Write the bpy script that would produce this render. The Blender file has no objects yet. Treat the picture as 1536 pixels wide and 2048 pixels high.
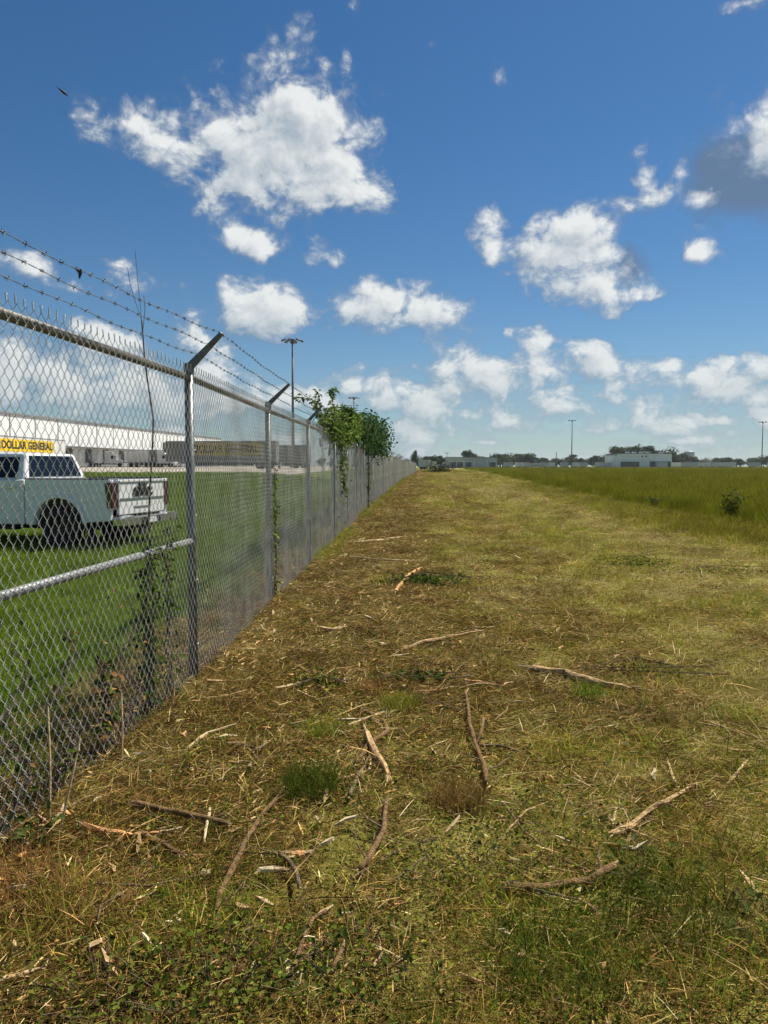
import bpy, bmesh, math, random
import numpy as np
from mathutils import Vector, Matrix

# ------------------------------------------------------------------ camera, sky, sun, exposure
S = bpy.context.scene
C = S.collection
R = math.radians
cam_data = bpy.data.cameras.new('camera')
cam = bpy.data.objects.new('camera', cam_data)
C.objects.link(cam)
cam.location = (0, 0, 1.5)
cam.rotation_euler = (R(90 - 3.56), 0, 0)
cam_data.sensor_fit = 'VERTICAL'
cam_data.sensor_height = 36.0
cam_data.sensor_width = 27.0
cam_data.lens = 26.0
cam_data.clip_start = 0.05
cam_data.clip_end = 20000
S.camera = cam

SUN_AZ, SUN_EL = 45.0, 54.0            # bearing from +Y towards +X, height
SUN_DIR = Vector((math.sin(R(SUN_AZ)) * math.cos(R(SUN_EL)), math.cos(R(SUN_AZ)) * math.cos(R(SUN_EL)), math.sin(R(SUN_EL))))
world = bpy.data.worlds.new('World')
S.world = world
world.use_nodes = True
wn = world.node_tree.nodes
wl = world.node_tree.links
wn.clear()
sky = wn.new('ShaderNodeTexSky')
sky.sky_type = 'NISHITA'
sky.sun_disc = False
sky.sun_elevation = R(SUN_EL)
sky.sun_rotation = R(SUN_AZ)
sky.altitude = 0
sky.air_density = 1.0
sky.dust_density = 0.15
sky.ozone_density = 6.0
bgn = wn.new('ShaderNodeBackground')
bgn.inputs['Strength'].default_value = 0.05
won = wn.new('ShaderNodeOutputWorld')
hsv = wn.new('ShaderNodeHueSaturation')
hsv.inputs['Saturation'].default_value = 1.16
wl.new(sky.outputs[0], hsv.inputs['Color'])
wb = wn.new('ShaderNodeMix'); wb.data_type = 'RGBA'; wb.blend_type = 'MULTIPLY'; wb.inputs['Factor'].default_value = 1.0
wb.inputs['B'].default_value = (0.86, 0.985, 1.0, 1)      # the camera's cool white balance for the sky
wl.new(hsv.outputs[0], wb.inputs['A']); wl.new(wb.outputs['Result'], bgn.inputs['Color'])
wl.new(bgn.outputs[0], won.inputs['Surface'])

sun_data = bpy.data.lights.new('sun', 'SUN')
sun_data.energy = 5.0
sun_data.angle = R(0.53)
sun_data.color = (1.0, 0.935, 0.80)
sun = bpy.data.objects.new('sun', sun_data)
C.objects.link(sun)
sun.rotation_euler = SUN_DIR.to_track_quat('Z', 'Y').to_euler()

S.view_settings.view_transform = 'Standard'
S.view_settings.look = 'None'
S.view_settings.exposure = 0.65
S.view_settings.gamma = 1.0
S.view_settings.use_curve_mapping = False
S.render.engine = 'CYCLES'
S.cycles.max_bounces = 5
S.cycles.diffuse_bounces = 2
S.cycles.glossy_bounces = 2
S.cycles.transmission_bounces = 4
S.cycles.transparent_max_bounces = 12
S.cycles.use_denoising = True
S.cycles.denoiser = 'OPENIMAGEDENOISE'
S.cycles.denoising_prefilter = 'ACCURATE'
S.cycles.denoising_input_passes = 'RGB_ALBEDO_NORMAL'
S.cycles.caustics_reflective = False
S.cycles.caustics_refractive = False

rng = np.random.default_rng(7)
random.seed(7)

# ------------------------------------------------------------------ materials
def nt(m):
    m.use_nodes = True
    n, l = m.node_tree.nodes, m.node_tree.links
    n.clear()
    out = n.new('ShaderNodeOutputMaterial')
    return n, l, out

def surf(name, col, rough=0.6, metal=0.0, var=0.15, scale=6.0, bump=0.0, spec=0.4, dirt=None, coat=0.0):
    """Principled surface with procedural colour variation and optional fine relief."""
    m = bpy.data.materials.new(name)
    n, l, out = nt(m)
    p = n.new('ShaderNodeBsdfPrincipled')
    tc = n.new('ShaderNodeTexCoord')
    nz = n.new('ShaderNodeTexNoise')
    nz.inputs['Scale'].default_value = scale
    nz.inputs['Detail'].default_value = 5
    l.new(tc.outputs['Object'], nz.inputs['Vector'])
    mx = n.new('ShaderNodeMix'); mx.data_type = 'RGBA'
    dk = dirt if dirt else tuple(c * (1 - var * 1.6) for c in col)
    lt = tuple(min(1, c * (1 + var)) for c in col)
    mx.inputs['A'].default_value = (*dk, 1)
    mx.inputs['B'].default_value = (*lt, 1)
    mr = n.new('ShaderNodeMapRange')
    mr.inputs['From Min'].default_value = 0.3
    mr.inputs['From Max'].default_value = 0.65
    l.new(nz.outputs['Fac'], mr.inputs['Value'])
    l.new(mr.outputs[0], mx.inputs['Factor'])
    l.new(mx.outputs['Result'], p.inputs['Base Color'])
    p.inputs['Roughness'].default_value = rough
    p.inputs['Metallic'].default_value = metal
    p.inputs['Specular IOR Level'].default_value = spec
    p.inputs['Coat Weight'].default_value = coat
    if bump:
        nb = n.new('ShaderNodeTexNoise'); nb.inputs['Scale'].default_value = scale * 6; nb.inputs['Detail'].default_value = 4
        l.new(tc.outputs['Object'], nb.inputs['Vector'])
        b = n.new('ShaderNodeBump'); b.inputs['Strength'].default_value = bump; b.inputs['Distance'].default_value = 0.02
        l.new(nb.outputs['Fac'], b.inputs['Height']); l.new(b.outputs[0], p.inputs['Normal'])
    l.new(p.outputs[0], out.inputs['Surface'])
    return m

def plant_mat(name, trans=0.35, gain=1.0, rough=0.55, rnd=0.45):
    """Leaf / straw surface: colour comes with each blade, every clump a little different, part of the light passes through."""
    m = bpy.data.materials.new(name)
    n, l, out = nt(m)
    at = n.new('ShaderNodeAttribute'); at.attribute_name = 'tint'
    oi = n.new('ShaderNodeObjectInfo')
    mr = n.new('ShaderNodeMapRange')
    mr.inputs['To Min'].default_value = gain * (1 - rnd); mr.inputs['To Max'].default_value = gain * (1 + rnd)
    l.new(oi.outputs['Random'], mr.inputs['Value'])
    sc = n.new('ShaderNodeVectorMath'); sc.operation = 'SCALE'
    l.new(at.outputs['Color'], sc.inputs[0]); l.new(mr.outputs[0], sc.inputs['Scale'])
    p = n.new('ShaderNodeBsdfPrincipled')
    p.inputs['Roughness'].default_value = rough
    p.inputs['Specular IOR Level'].default_value = 0.04
    l.new(sc.outputs[0], p.inputs['Base Color'])
    if trans:
        t = n.new('ShaderNodeBsdfTranslucent')
        l.new(sc.outputs[0], t.inputs['Color'])
        mx = n.new('ShaderNodeMixShader'); mx.inputs[0].default_value = trans
        l.new(p.outputs[0], mx.inputs[1]); l.new(t.outputs[0], mx.inputs[2]); l.new(mx.outputs[0], out.inputs['Surface'])
    else:
        l.new(p.outputs[0], out.inputs['Surface'])
    return m

M = {}
M['galv'] = surf('galvanised', (0.14, 0.15, 0.155), 0.42, 0.55, 0.18, 14, 0.05)
M['galv_wire'] = surf('galvanised_wire', (0.53, 0.51, 0.48), 0.55, 0.12, 0.25, 5)
M['rail_old'] = surf('weathered_rail', (0.15, 0.14, 0.13), 0.6, 0.3, 0.25, 9, 0.1)
M['brace'] = surf('brace_rail', (0.26, 0.27, 0.27), 0.55, 0.2, 0.12, 8)
M['barb'] = surf('dark_barbed_wire', (0.10, 0.11, 0.12), 0.55, 0.5, 0.2, 20)
M['paint_white'] = surf('white_car_paint', (0.78, 0.79, 0.80), 0.22, 0.0, 0.03, 2, 0, 0.5, None, 0.6)
M['glass_dark'] = surf('tinted_glass', (0.006, 0.009, 0.013), 0.08, 0.0, 0.1, 3, 0, 0.42)
M['rubber'] = surf('rubber', (0.018, 0.018, 0.019), 0.8, 0, 0.2, 12, 0.2)
M['black'] = surf('black_plastic', (0.02, 0.02, 0.022), 0.6, 0, 0.15, 8)
M['chrome'] = surf('chrome', (0.62, 0.63, 0.64), 0.2, 0.9, 0.05, 4)
M['alloy'] = surf('dark_wheel', (0.03, 0.03, 0.032), 0.4, 0.4, 0.1, 6)
M['tail'] = surf('dark_red_lens', (0.045, 0.010, 0.012), 0.15, 0, 0.2, 10, 0, 0.7)
M['wall_white'] = surf('white_metal_wall', (0.82, 0.82, 0.81), 0.55, 0, 0.04, 0.3, 0, 0.3, (0.74, 0.74, 0.72))
M['grey_trim'] = surf('grey_trim', (0.22, 0.23, 0.24), 0.6, 0.1, 0.1, 1)
M['door_dark'] = surf('dock_door', (0.10, 0.105, 0.11), 0.6, 0, 0.2, 1)
M['trailer_white'] = surf('trailer_white', (0.68, 0.68, 0.67), 0.45, 0, 0.06, 0.6, 0, 0.4, (0.55, 0.54, 0.51))
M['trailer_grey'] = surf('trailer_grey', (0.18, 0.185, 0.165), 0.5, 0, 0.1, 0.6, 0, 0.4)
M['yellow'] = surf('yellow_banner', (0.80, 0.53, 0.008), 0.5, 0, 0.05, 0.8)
M['yellow_dull'] = surf('shaded_banner', (0.42, 0.30, 0.03), 0.6, 0, 0.15, 0.8)  # same banner yellow, with the shade of the unlit side put into the colour
M['black_ink'] = surf('black_lettering', (0.012, 0.012, 0.012), 0.5, 0, 0.1, 4)
M['grey_wall'] = surf('grey_wall', (0.46, 0.48, 0.50), 0.6, 0, 0.08, 0.4)
M['pole'] = surf('pole_steel', (0.12, 0.135, 0.145), 0.55, 0.3, 0.1, 1)
M['lamp_head'] = surf('lamp_housing', (0.10, 0.11, 0.12), 0.5, 0.3, 0.1, 3)
M['tower_blue'] = surf('water_tower_paint', (0.30, 0.36, 0.42), 0.5, 0, 0.06, 0.1)
M['concrete'] = surf('lot_concrete', (0.33, 0.29, 0.24), 0.85, 0, 0.14, 0.15, 0.2)
M['bark'] = surf('reddish_bark', (0.29, 0.18, 0.09), 0.85, 0, 0.2, 34, 0.9, 0.1, (0.12, 0.07, 0.036))
M['grey'] = surf('grey_bark', (0.23, 0.17, 0.105), 0.85, 0, 0.3, 30, 0.8, 0.1, (0.09, 0.064, 0.04))
M['split'] = surf('torn_wood', (0.46, 0.31, 0.15), 0.75, 0, 0.3, 30, 0.6, 0.2, (0.22, 0.13, 0.06))
M['pale'] = surf('pale_wood', (0.52, 0.38, 0.20), 0.7, 0, 0.25, 24, 0.4, 0.2)
M['orange'] = surf('fresh_orange_wood', (0.58, 0.31, 0.13), 0.7, 0, 0.3, 26, 0.4, 0.2)
M['white'] = surf('peeled_white_wood', (0.60, 0.49, 0.30), 0.7, 0, 0.15, 20, 0.3, 0.2)
M['dead_stem'] = surf('dead_stem', (0.105, 0.07, 0.05), 0.8, 0, 0.3, 30, 0.3)
M['trunk'] = surf('tree_trunk', (0.06, 0.045, 0.032), 0.9, 0, 0.3, 4, 0.4)
M['feather'] = surf('dark_feathers', (0.02, 0.022, 0.03), 0.7, 0, 0.2, 9)
M['scrap'] = surf('dark_scrap', (0.02, 0.025, 0.03), 0.6, 0, 0.2, 9)
M['grass'] = plant_mat('grass_blades', 0.4)
M['straw'] = plant_mat('dry_straw', 0.18, 1.0, 0.6)
M['leaf'] = plant_mat('plant_leaves', 0.35, 1.0, 0.65, 0.25)
M['tree_leaf'] = plant_mat('tree_leaves', 0.2, 1.0, 0.6, 0.3)

# ------------------------------------------------------------------ mesh helpers
class MB:
    """Collects shapes; build() links them as one mesh object."""
    def __init__(s): s.v = []; s.f = []
    def add(s, v, f):
        o = len(s.v); s.v += [tuple(p) for p in v]; s.f += [tuple(i + o for i in q) for q in f]; return s
    def box(s, x0, x1, y0, y1, z0, z1):
        v = [(x0, y0, z0), (x1, y0, z0), (x1, y1, z0), (x0, y1, z0), (x0, y0, z1), (x1, y0, z1), (x1, y1, z1), (x0, y1, z1)]
        return s.add(v, [(3, 2, 1, 0), (4, 5, 6, 7), (0, 1, 5, 4), (1, 2, 6, 5), (2, 3, 7, 6), (3, 0, 4, 7)])
    def prism(s, poly, axis, lo, hi):
        def P(a, b, t):
            return {'y': (a, t, b), 'x': (t, a, b), 'z': (a, b, t)}[axis]
        n = len(poly)
        v = [P(a, b, lo) for a, b in poly] + [P(a, b, hi) for a, b in poly]
        f = [tuple(range(n)), tuple(range(2 * n - 1, n - 1, -1))]
        f += [(i, i + n, (i + 1) % n + n, (i + 1) % n) for i in range(n)]
        return s.add(v, f)
    def hexa(s, v):
        return s.add(v, [(3, 2, 1, 0), (4, 5, 6, 7), (0, 1, 5, 4), (1, 2, 6, 5), (2, 3, 7, 6), (3, 0, 4, 7)])
    def tube(s, pts, rad, sides=6, cap=True):
        pts = [Vector(p) for p in pts]
        if not hasattr(rad, '__len__'): rad = [rad] * len(pts)
        v = []; f = []
        up = Vector((0, 0, 1))
        for i, p in enumerate(pts):
            d = (pts[min(i + 1, len(pts) - 1)] - pts[max(i - 1, 0)])
            d = d.normalized() if d.length > 1e-9 else Vector((0, 0, 1))
            a = d.cross(up) if abs(d.z) < 0.95 else d.cross(Vector((1, 0, 0)))
            a.normalize(); b = d.cross(a)
            for k in range(sides):
                t = 2 * math.pi * k / sides
                v.append(p + (a * math.cos(t) + b * math.sin(t)) * rad[i])
        for i in range(len(pts) - 1):
            for k in range(sides):
                k2 = (k + 1) % sides
                f.append((i * sides + k, i * sides + k2, (i + 1) * sides + k2, (i + 1) * sides + k))
        if cap:
            f.append(tuple(range(sides))); f.append(tuple((len(pts) - 1) * sides + k for k in reversed(range(sides))))
        return s.add(v, f)
    def mesh(s, name, mat, bevel=0, seg=2, smooth=False):
        me = bpy.data.meshes.new(name)
        me.from_pydata(s.v, [], s.f)
        bm = bmesh.new(); bm.from_mesh(me)
        bmesh.ops.recalc_face_normals(bm, faces=bm.faces)
        if bevel:
            ed = [e for e in bm.edges if len(e.link_faces) == 2 and e.calc_face_angle(0) > 0.5]
            bmesh.ops.bevel(bm, geom=ed, offset=bevel, segments=seg, profile=0.5, affect='EDGES', clamp_overlap=True)
        bm.to_mesh(me); bm.free()
        if smooth: me.polygons.foreach_set('use_smooth', [True] * len(me.polygons))
        me.materials.append(M[mat])
        return me
    def build(s, name, mat, parent=None, bevel=0, seg=2, smooth=False, loc=None):
        return link(name, s.mesh(name, mat, bevel, seg, smooth), parent, loc)

def link(name, me, parent=None, loc=None):
    o = bpy.data.objects.new(name, me)
    C.objects.link(o)
    if parent: o.parent = parent
    if loc is not None: o.location = loc
    return o

def tag(o, label=None, cat=None, group=None, kind=None):
    if label: o['label'] = label
    if cat: o['category'] = cat
    if group: o['group'] = group
    if kind: o['kind'] = kind
    return o

def thing(name, loc, rz=0, label=None, cat=None, group=None):
    o = bpy.data.objects.new(name, None)
    C.objects.link(o)
    o.location = loc; o.rotation_euler = (0, 0, rz)
    o.empty_display_size = 0.1
    return tag(o, label, cat, group)

def copy_tree(o, parent=None):
    c = o.copy(); C.objects.link(c); c.parent = parent
    for ch in o.children: copy_tree(ch, c)
    return c

def fast_mesh(name, v, f, mat, tint=None, smooth=False):
    """v: (N,3) array, f: list of equal-length index arrays, tint: per-vertex colours."""
    me = bpy.data.meshes.new(name)
    nl = sum(a.size for a in f)
    me.vertices.add(len(v)); me.vertices.foreach_set('co', np.asarray(v, np.float32).ravel())
    me.loops.add(nl); me.loops.foreach_set('vertex_index', np.concatenate([a.ravel() for a in f]).astype(np.int32))
    starts = []; o = 0
    for a in f:
        starts.append(o + np.arange(a.shape[0]) * a.shape[1]); o += a.size
    starts = np.concatenate(starts)
    me.polygons.add(len(starts)); me.polygons.foreach_set('loop_start', starts.astype(np.int32))
    me.update(calc_edges=True); me.validate()
    if tint is not None:
        at = me.attributes.new('tint', 'FLOAT_COLOR', 'POINT')
        c = np.ones((len(v), 4), np.float32); c[:, :3] = tint
        at.data.foreach_set('color', c.ravel())
    if smooth: me.polygons.foreach_set('use_smooth', [True] * len(me.polygons))
    if mat: me.materials.append(M[mat])
    return me

def text_mesh(body, size, mat, bold=0.0, extrude=0.01, sx=1.0):
    cu = bpy.data.curves.new('lettering', 'FONT')
    cu.body = body; cu.size = size; cu.extrude = extrude; cu.offset = bold
    cu.align_x = 'CENTER'; cu.align_y = 'CENTER'
    ob = bpy.data.objects.new('lettering', cu); C.objects.link(ob)
    bpy.context.view_layer.update()
    dg = bpy.context.evaluated_depsgraph_get()
    me = bpy.data.meshes.new_from_object(ob.evaluated_get(dg))
    bpy.data.objects.remove(ob); bpy.data.curves.remove(cu)
    for v in me.vertices: v.co.x *= sx
    me.materials.clear(); me.materials.append(M[mat])
    return me

def noise2(x, y, scale, seed=0, octs=3):
    """Smooth value noise in 0..1 for layout masks."""
    x = np.asarray(x, float); y = np.asarray(y, float)
    out = 0; amp = 1; tot = 0
    for o in range(octs):
        g = np.random.default_rng(seed * 31 + o).random((64, 64))
        u = x * scale * 2 ** o; v = y * scale * 2 ** o
        iu = np.floor(u).astype(int); iv = np.floor(v).astype(int)
        fu = u - iu; fv = v - iv
        fu = fu * fu * (3 - 2 * fu); fv = fv * fv * (3 - 2 * fv)
        a = g[iu % 64, iv % 64]; b = g[(iu + 1) % 64, iv % 64]; c = g[iu % 64, (iv + 1) % 64]; d = g[(iu + 1) % 64, (iv + 1) % 64]
        out = out + amp * ((a * (1 - fu) + b * fu) * (1 - fv) + (c * (1 - fu) + d * fu) * fv)
        tot += amp; amp *= 0.5
    return out / tot

def sstep(a, b, x):
    t = np.clip((np.asarray(x, float) - a) / (b - a), 0, 1)
    return t * t * (3 - 2 * t)

# plan of the place: fence line, field edge, terrain
FY = [-30, -4, 2.07, 5.11, 8.17, 11.3, 15.5, 28.5, 42, 67, 171, 400]
FX = [-3.2, -1.95, -1.60, -1.335, -1.27, -1.14, -1.0, -0.40, 0.20, 1.45, 7.4, 20.0]
def fence_x(y): return np.interp(y, FY, FX)
def field_edge(y): return np.interp(y, [-50, 5, 17, 33, 170, 600], [8.0, 8.3, 8.7, 9.4, 22, 60])
def terrain(x, y):
    x = np.asarray(x, float); y = np.asarray(y, float)
    left = fence_x(y) - x
    z = -0.10 * sstep(0.6, 3.5, left)
    rise = 0.90 * sstep(20, 62, y) + 0.28 * sstep(62, 115, y) + 0.1 * sstep(115, 200, y)
    z = z + rise * sstep(1.0, 13.0, left)
    near = 1 - sstep(25, 60, np.hypot(x, y))
    z = z + near * ((noise2(x, y, 0.9, 3, 3) - 0.5) * 0.05 + (noise2(x, y, 0.23, 5, 2) - 0.5) * 0.06)
    right = x - field_edge(y)
    return z + 0.05 * sstep(0.0, 1.0, right)
def tz(x, y): return float(terrain(x, y))

# ------------------------------------------------------------------ sky dome with the clouds (blue comes from the world behind it; open overhead where no cloud stands)
CLOUDS = [
    (-7.79, 22.18, 5.61, 3.47, 1.00),
    (-6.28, 24.99, 2.98, 2.32, 1.00),
    (-7.08, 26.84, 1.78, 1.41, 0.80),
    (-11.08, 22.45, 3.48, 1.82, 0.90),
    (-4.82, 21.35, 3.01, 2.64, 1.00),
    (-7.81, 19.96, 4.11, 1.75, 0.90),
    (-17.92, 23.02, 2.76, 1.69, 0.95),
    (-19.94, 22.83, 1.51, 0.76, 0.70),
    (-16.23, 22.16, 2.11, 1.14, 0.90),
    (-13.96, 21.62, 1.61, 1.21, 0.75),
    (-12.52, 18.24, 1.27, 1.45, 0.70),
    (-10.98, 16.62, 2.14, 1.32, 0.90),
    (-9.15, 16.03, 1.56, 0.94, 0.80),
    (-0.98, 19.71, 1.89, 1.29, 0.85),
    (-2.57, 19.13, 1.59, 0.82, 0.70),
    (-4.85, 15.48, 1.96, 0.96, 0.85),
    (-3.65, 14.95, 0.99, 0.56, 0.70),
    (-5.22, 16.71, 0.83, 0.40, 0.60),
    (-9.75, 11.38, 3.55, 1.76, 1.00),
    (-7.81, 11.90, 1.80, 1.77, 0.90),
    (-11.22, 11.78, 1.77, 1.34, 0.90),
    (-0.11, 12.26, 3.04, 1.77, 1.00),
    (2.56, 11.53, 3.98, 1.36, 0.95),
    (-2.59, 11.63, 1.60, 1.01, 0.80),
    (5.40, 11.85, 1.32, 0.85, 0.80),
    (7.80, 17.50, 1.41, 1.65, 0.95),
    (8.18, 15.80, 0.90, 1.08, 0.80),
    (14.22, 14.98, 3.85, 2.33, 1.00),
    (11.61, 15.64, 1.63, 1.94, 0.95),
    (16.02, 13.34, 2.15, 1.76, 0.95),
    (15.07, 16.69, 2.62, 1.24, 1.00),
    (17.43, 12.22, 2.47, 0.82, 0.85),
    (10.90, 14.31, 1.64, 1.10, 0.80),
    (16.83, 11.06, 0.90, 0.69, 0.70),
    (22.41, 14.74, 1.41, 1.09, 0.98),
    (25.27, 12.19, 0.49, 0.39, 0.55),
    (26.28, 11.25, 0.37, 0.29, 0.50),
    (26.25, 22.11, 2.22, 1.89, 1.00),
    (24.88, 22.20, 1.22, 0.79, 0.90),
    (27.79, 20.43, 1.74, 1.69, 0.90),
    (18.80, 20.07, 1.01, 1.46, 0.74),
    (19.68, 18.51, 1.82, 0.75, 0.74),
    (21.36, 19.92, 0.65, 1.02, 0.66),
    (22.39, 17.96, 1.09, 0.55, 0.66),
    (-6.61, 29.37, 1.48, 1.23, 0.56),
    (8.44, 26.63, 0.95, 1.02, 0.62),
    (-2.16, 30.91, 0.75, 0.73, 0.50),
    (25.28, 28.45, 1.50, 0.40, 0.50),
    (3.80, 28.80, 0.52, 0.33, 0.40),
    (-2.91, 27.84, 0.59, 1.12, 0.38),
    (-25.32, 13.79, 1.90, 1.01, 0.66),
    (-22.50, 12.35, 1.18, 0.59, 0.68),
    (-19.31, 14.11, 1.16, 0.66, 0.60),
    (-17.63, 12.82, 1.96, 1.02, 0.68),
    (-26.29, 6.56, 2.84, 2.50, 1.00),
    (-20.83, 6.14, 4.83, 2.09, 0.90),
    (-22.40, 9.68, 0.92, 0.88, 0.85),
    (-20.43, 9.01, 2.21, 1.17, 0.90),
    (-14.10, 8.89, 1.52, 1.36, 0.95),
    (-12.75, 7.13, 1.91, 1.53, 0.90),
    (-23.49, 5.33, 5.72, 1.90, 0.85),
    (-16.73, 5.20, 6.54, 1.81, 0.80),
    (-26.51, 9.54, 0.92, 0.65, 0.40),
    (-2.53, 5.99, 1.45, 0.98, 0.85),
    (-0.88, 4.98, 1.73, 0.83, 0.80),
    (2.68, 9.45, 0.99, 0.55, 0.70),
    (3.15, 5.05, 2.98, 1.80, 0.90),
    (1.23, 5.62, 1.69, 1.28, 0.85),
    (5.81, 7.64, 2.08, 1.77, 0.95),
    (8.27, 6.79, 2.43, 1.33, 0.95),
    (9.47, 9.95, 0.48, 0.58, 0.80),
    (11.12, 8.63, 1.68, 1.52, 1.00),
    (11.62, 6.80, 2.26, 1.82, 1.00),
    (12.56, 5.12, 3.25, 1.32, 0.90),
    (4.28, 8.40, 1.14, 1.47, 0.50),
    (15.75, 8.76, 1.68, 0.71, 0.80),
    (16.55, 7.30, 1.81, 1.07, 0.75),
    (17.28, 5.73, 1.46, 0.93, 0.70),
    (19.63, 5.83, 1.01, 0.71, 0.60),
    (23.43, 6.13, 1.98, 0.82, 0.95),
    (26.16, 4.81, 1.88, 1.09, 0.85),
    (26.97, 3.32, 1.56, 0.95, 0.85),
]


def build_sky():
    rg = np.random.default_rng(11)
    blobs = [c for c in CLOUDS]
    # rows of small far cumulus all round the horizon
    for i in range(1000):
        el = 0.3 + 7.2 * rg.random() ** 1.2 ; az = rg.uniform(-180, 180)
        k = 0.5 + el / 7
        blobs.append((az, el, rg.uniform(1.2, 3.4) * k, rg.uniform(0.25, 0.62) * k, rg.uniform(0.45, 0.73)))
    # cumulus like those in view over the rest of the sky
    for i in range(70):
        az = rg.uniform(34, 326); el = rg.uniform(8, 42)
        if math.hypot((az - SUN_AZ) * 0.55, el - SUN_EL) < 22: continue
        if az > 180: az -= 360
        sz = rg.uniform(1.5, 4.2)
        for k in range(4):
            blobs.append((az + rg.normal(0, sz), el + rg.normal(0, sz * 0.4), sz * rg.uniform(0.6, 1.1), sz * rg.uniform(0.35, 0.6), rg.uniform(0.7, 1)))
    greys = [(17.8, 13.9, 1.9, 2.3, 0.55), (17.2, 14.6, 1.3, 1.6, 0.4), (25.4, 19.0, 3.6, 2.2, 0.85), (28.0, 19.6, 4.2, 2.9, 0.9)]
    az = np.concatenate([np.arange(-180, -48, 2.0), np.arange(-48, 48, 0.3), np.arange(48, 180.01, 2.0)])
    el = np.concatenate([np.arange(-6, 0, 1.0), np.arange(0, 50.1, 0.3)])
    A, E = np.meshgrid(az, el)
    def field(A, E, bl, mode):
        F = np.full(A.shape, -1.0)
        for (a, e, ra, re, w) in bl:
            d1 = (A[0] - a + 180) % 360 - 180
            ci = np.where(np.abs(d1) < ra * 1.7)[0]; ri = np.where(np.abs(E[:, 0] - e) < re * 1.7)[0]
            if not len(ci) or not len(ri): continue
            sub = np.ix_(ri, ci)
            q = (d1[ci][None, :] / ra) ** 2 + ((E[sub] - e) / re) ** 2
            f = w * 1.05 * np.exp(-q * 0.75) - 0.34
            F[sub] = np.where(f > -0.25, np.log(np.exp(F[sub] * 7) + np.exp(f * 7)) / 7, F[sub])
        return np.clip(F, -1, 1.2)
    F = field(A, E, blobs, 0)
    Fs = field(A + 0.85, E + 1.05, blobs, 0)
    G = field(A, E, greys, 0)
    Rr = 6000.0
    a, e = np.radians(A), np.radians(E)
    v = np.stack([np.sin(a) * np.cos(e) * Rr, np.cos(a) * np.cos(e) * Rr, np.sin(e) * Rr], -1)
    ny, nx = A.shape
    idx = np.arange(ny * nx).reshape(ny, nx)
    q = np.stack([idx[:-1, :-1], idx[:-1, 1:], idx[1:, 1:], idx[1:, :-1]], -1).reshape(-1, 4)
    me = fast_mesh('sky', v.reshape(-1, 3), [q], None, None, True)
    for nm, arr in (('cloud', F), ('cloud_sunward', Fs), ('veil', G)):
        at = me.attributes.new(nm, 'FLOAT', 'POINT'); at.data.foreach_set('value', arr.astype(np.float32).ravel())
    m = bpy.data.materials.new('sky_clouds'); n, l, out = nt(m)
    m.cycles.emission_sampling = 'NONE'
    def attr(nm):
        x = n.new('ShaderNodeAttribute'); x.attribute_name = nm; return x.outputs['Fac']
    def math_(op, a, b=None, c=None, clamp=False):
        x = n.new('ShaderNodeMath'); x.operation = op; x.use_clamp = clamp
        for i, t in enumerate((a, b, c)):
            if t is None: continue
            if isinstance(t, (int, float)): x.inputs[i].default_value = t
            else: l.new(t, x.inputs[i])
        return x.outputs[0]
    geo = n.new('ShaderNodeNewGeometry')
    nrm = n.new('ShaderNodeVectorMath'); nrm.operation = 'NORMALIZE'; l.new(geo.outputs['Position'], nrm.inputs[0])
    mul = n.new('ShaderNodeVectorMath'); mul.operation = 'MULTIPLY'; l.new(nrm.outputs[0], mul.inputs[0]); mul.inputs[1].default_value = (1, 1, 1.25)
    off = n.new('ShaderNodeVectorMath'); off.operation = 'ADD'; l.new(mul.outputs[0], off.inputs[0]); off.inputs[1].default_value = (0.011, 0.0, 0.016)
    def fbm(vec, scale, detail, rough):
        x = n.new('ShaderNodeTexNoise'); x.inputs['Scale'].default_value = scale; x.inputs['Detail'].default_value = detail
        x.inputs['Roughness'].default_value = rough; x.inputs['Distortion'].default_value = 0.35
        l.new(vec, x.inputs['Vector']); return x.outputs['Fac']
    def puff(vec, scale):
        # rounded heads with creases between them, like cauliflower
        x = n.new('ShaderNodeTexVoronoi'); x.feature = 'F1'; x.normalize = True
        x.inputs['Scale'].default_value = scale; x.inputs['Detail'].default_value = 2.5; x.inputs['Roughness'].default_value = 0.55; x.inputs['Lacunarity'].default_value = 2.3
        l.new(vec, x.inputs['Vector']); return x.outputs['Distance']
    def warp(vec):
        w = n.new('ShaderNodeTexNoise'); w.inputs['Scale'].default_value = 20; w.inputs['Detail'].default_value = 3
        l.new(vec, w.inputs['Vector'])
        s = n.new('ShaderNodeVectorMath'); s.operation = 'MULTIPLY_ADD'
        l.new(w.outputs['Color'], s.inputs[0]); s.inputs[1].default_value = (0.05, 0.05, 0.05); l.new(vec, s.inputs[2])
        return s.outputs[0]
    v1 = warp(mul.outputs[0]); v2 = warp(off.outputs[0])
    n1 = fbm(mul.outputs[0], 17, 9, 0.62); n2 = fbm(off.outputs[0], 17, 4, 0.62)
    def density(vec, nz, name):
        a = math_('MULTIPLY_ADD', math_('SUBTRACT', 0.38, puff(vec, 22)), 1.25, attr(name))
        return math_('MULTIPLY_ADD', math_('SUBTRACT', nz, 0.5), 1.9, a)
    D = density(v1, n1, 'cloud')
    Ds = density(v2, n2, 'cloud_sunward')
    def ramp(x, a, b):
        r = n.new('ShaderNodeMapRange'); r.interpolation_type = 'SMOOTHSTEP'
        r.inputs['From Min'].default_value = a; r.inputs['From Max'].default_value = b; l.new(x, r.inputs['Value']); return r.outputs[0]
    alpha = ramp(D, 0.02, 0.66)
    light = math_('ADD', math_('MULTIPLY_ADD', math_('SUBTRACT', D, Ds), 1.05, 0.60), math_('MULTIPLY', ramp(D, 0.5, 1.3), -0.24), None, True)
    cm = n.new('ShaderNodeMix'); cm.data_type = 'RGBA'
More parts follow.
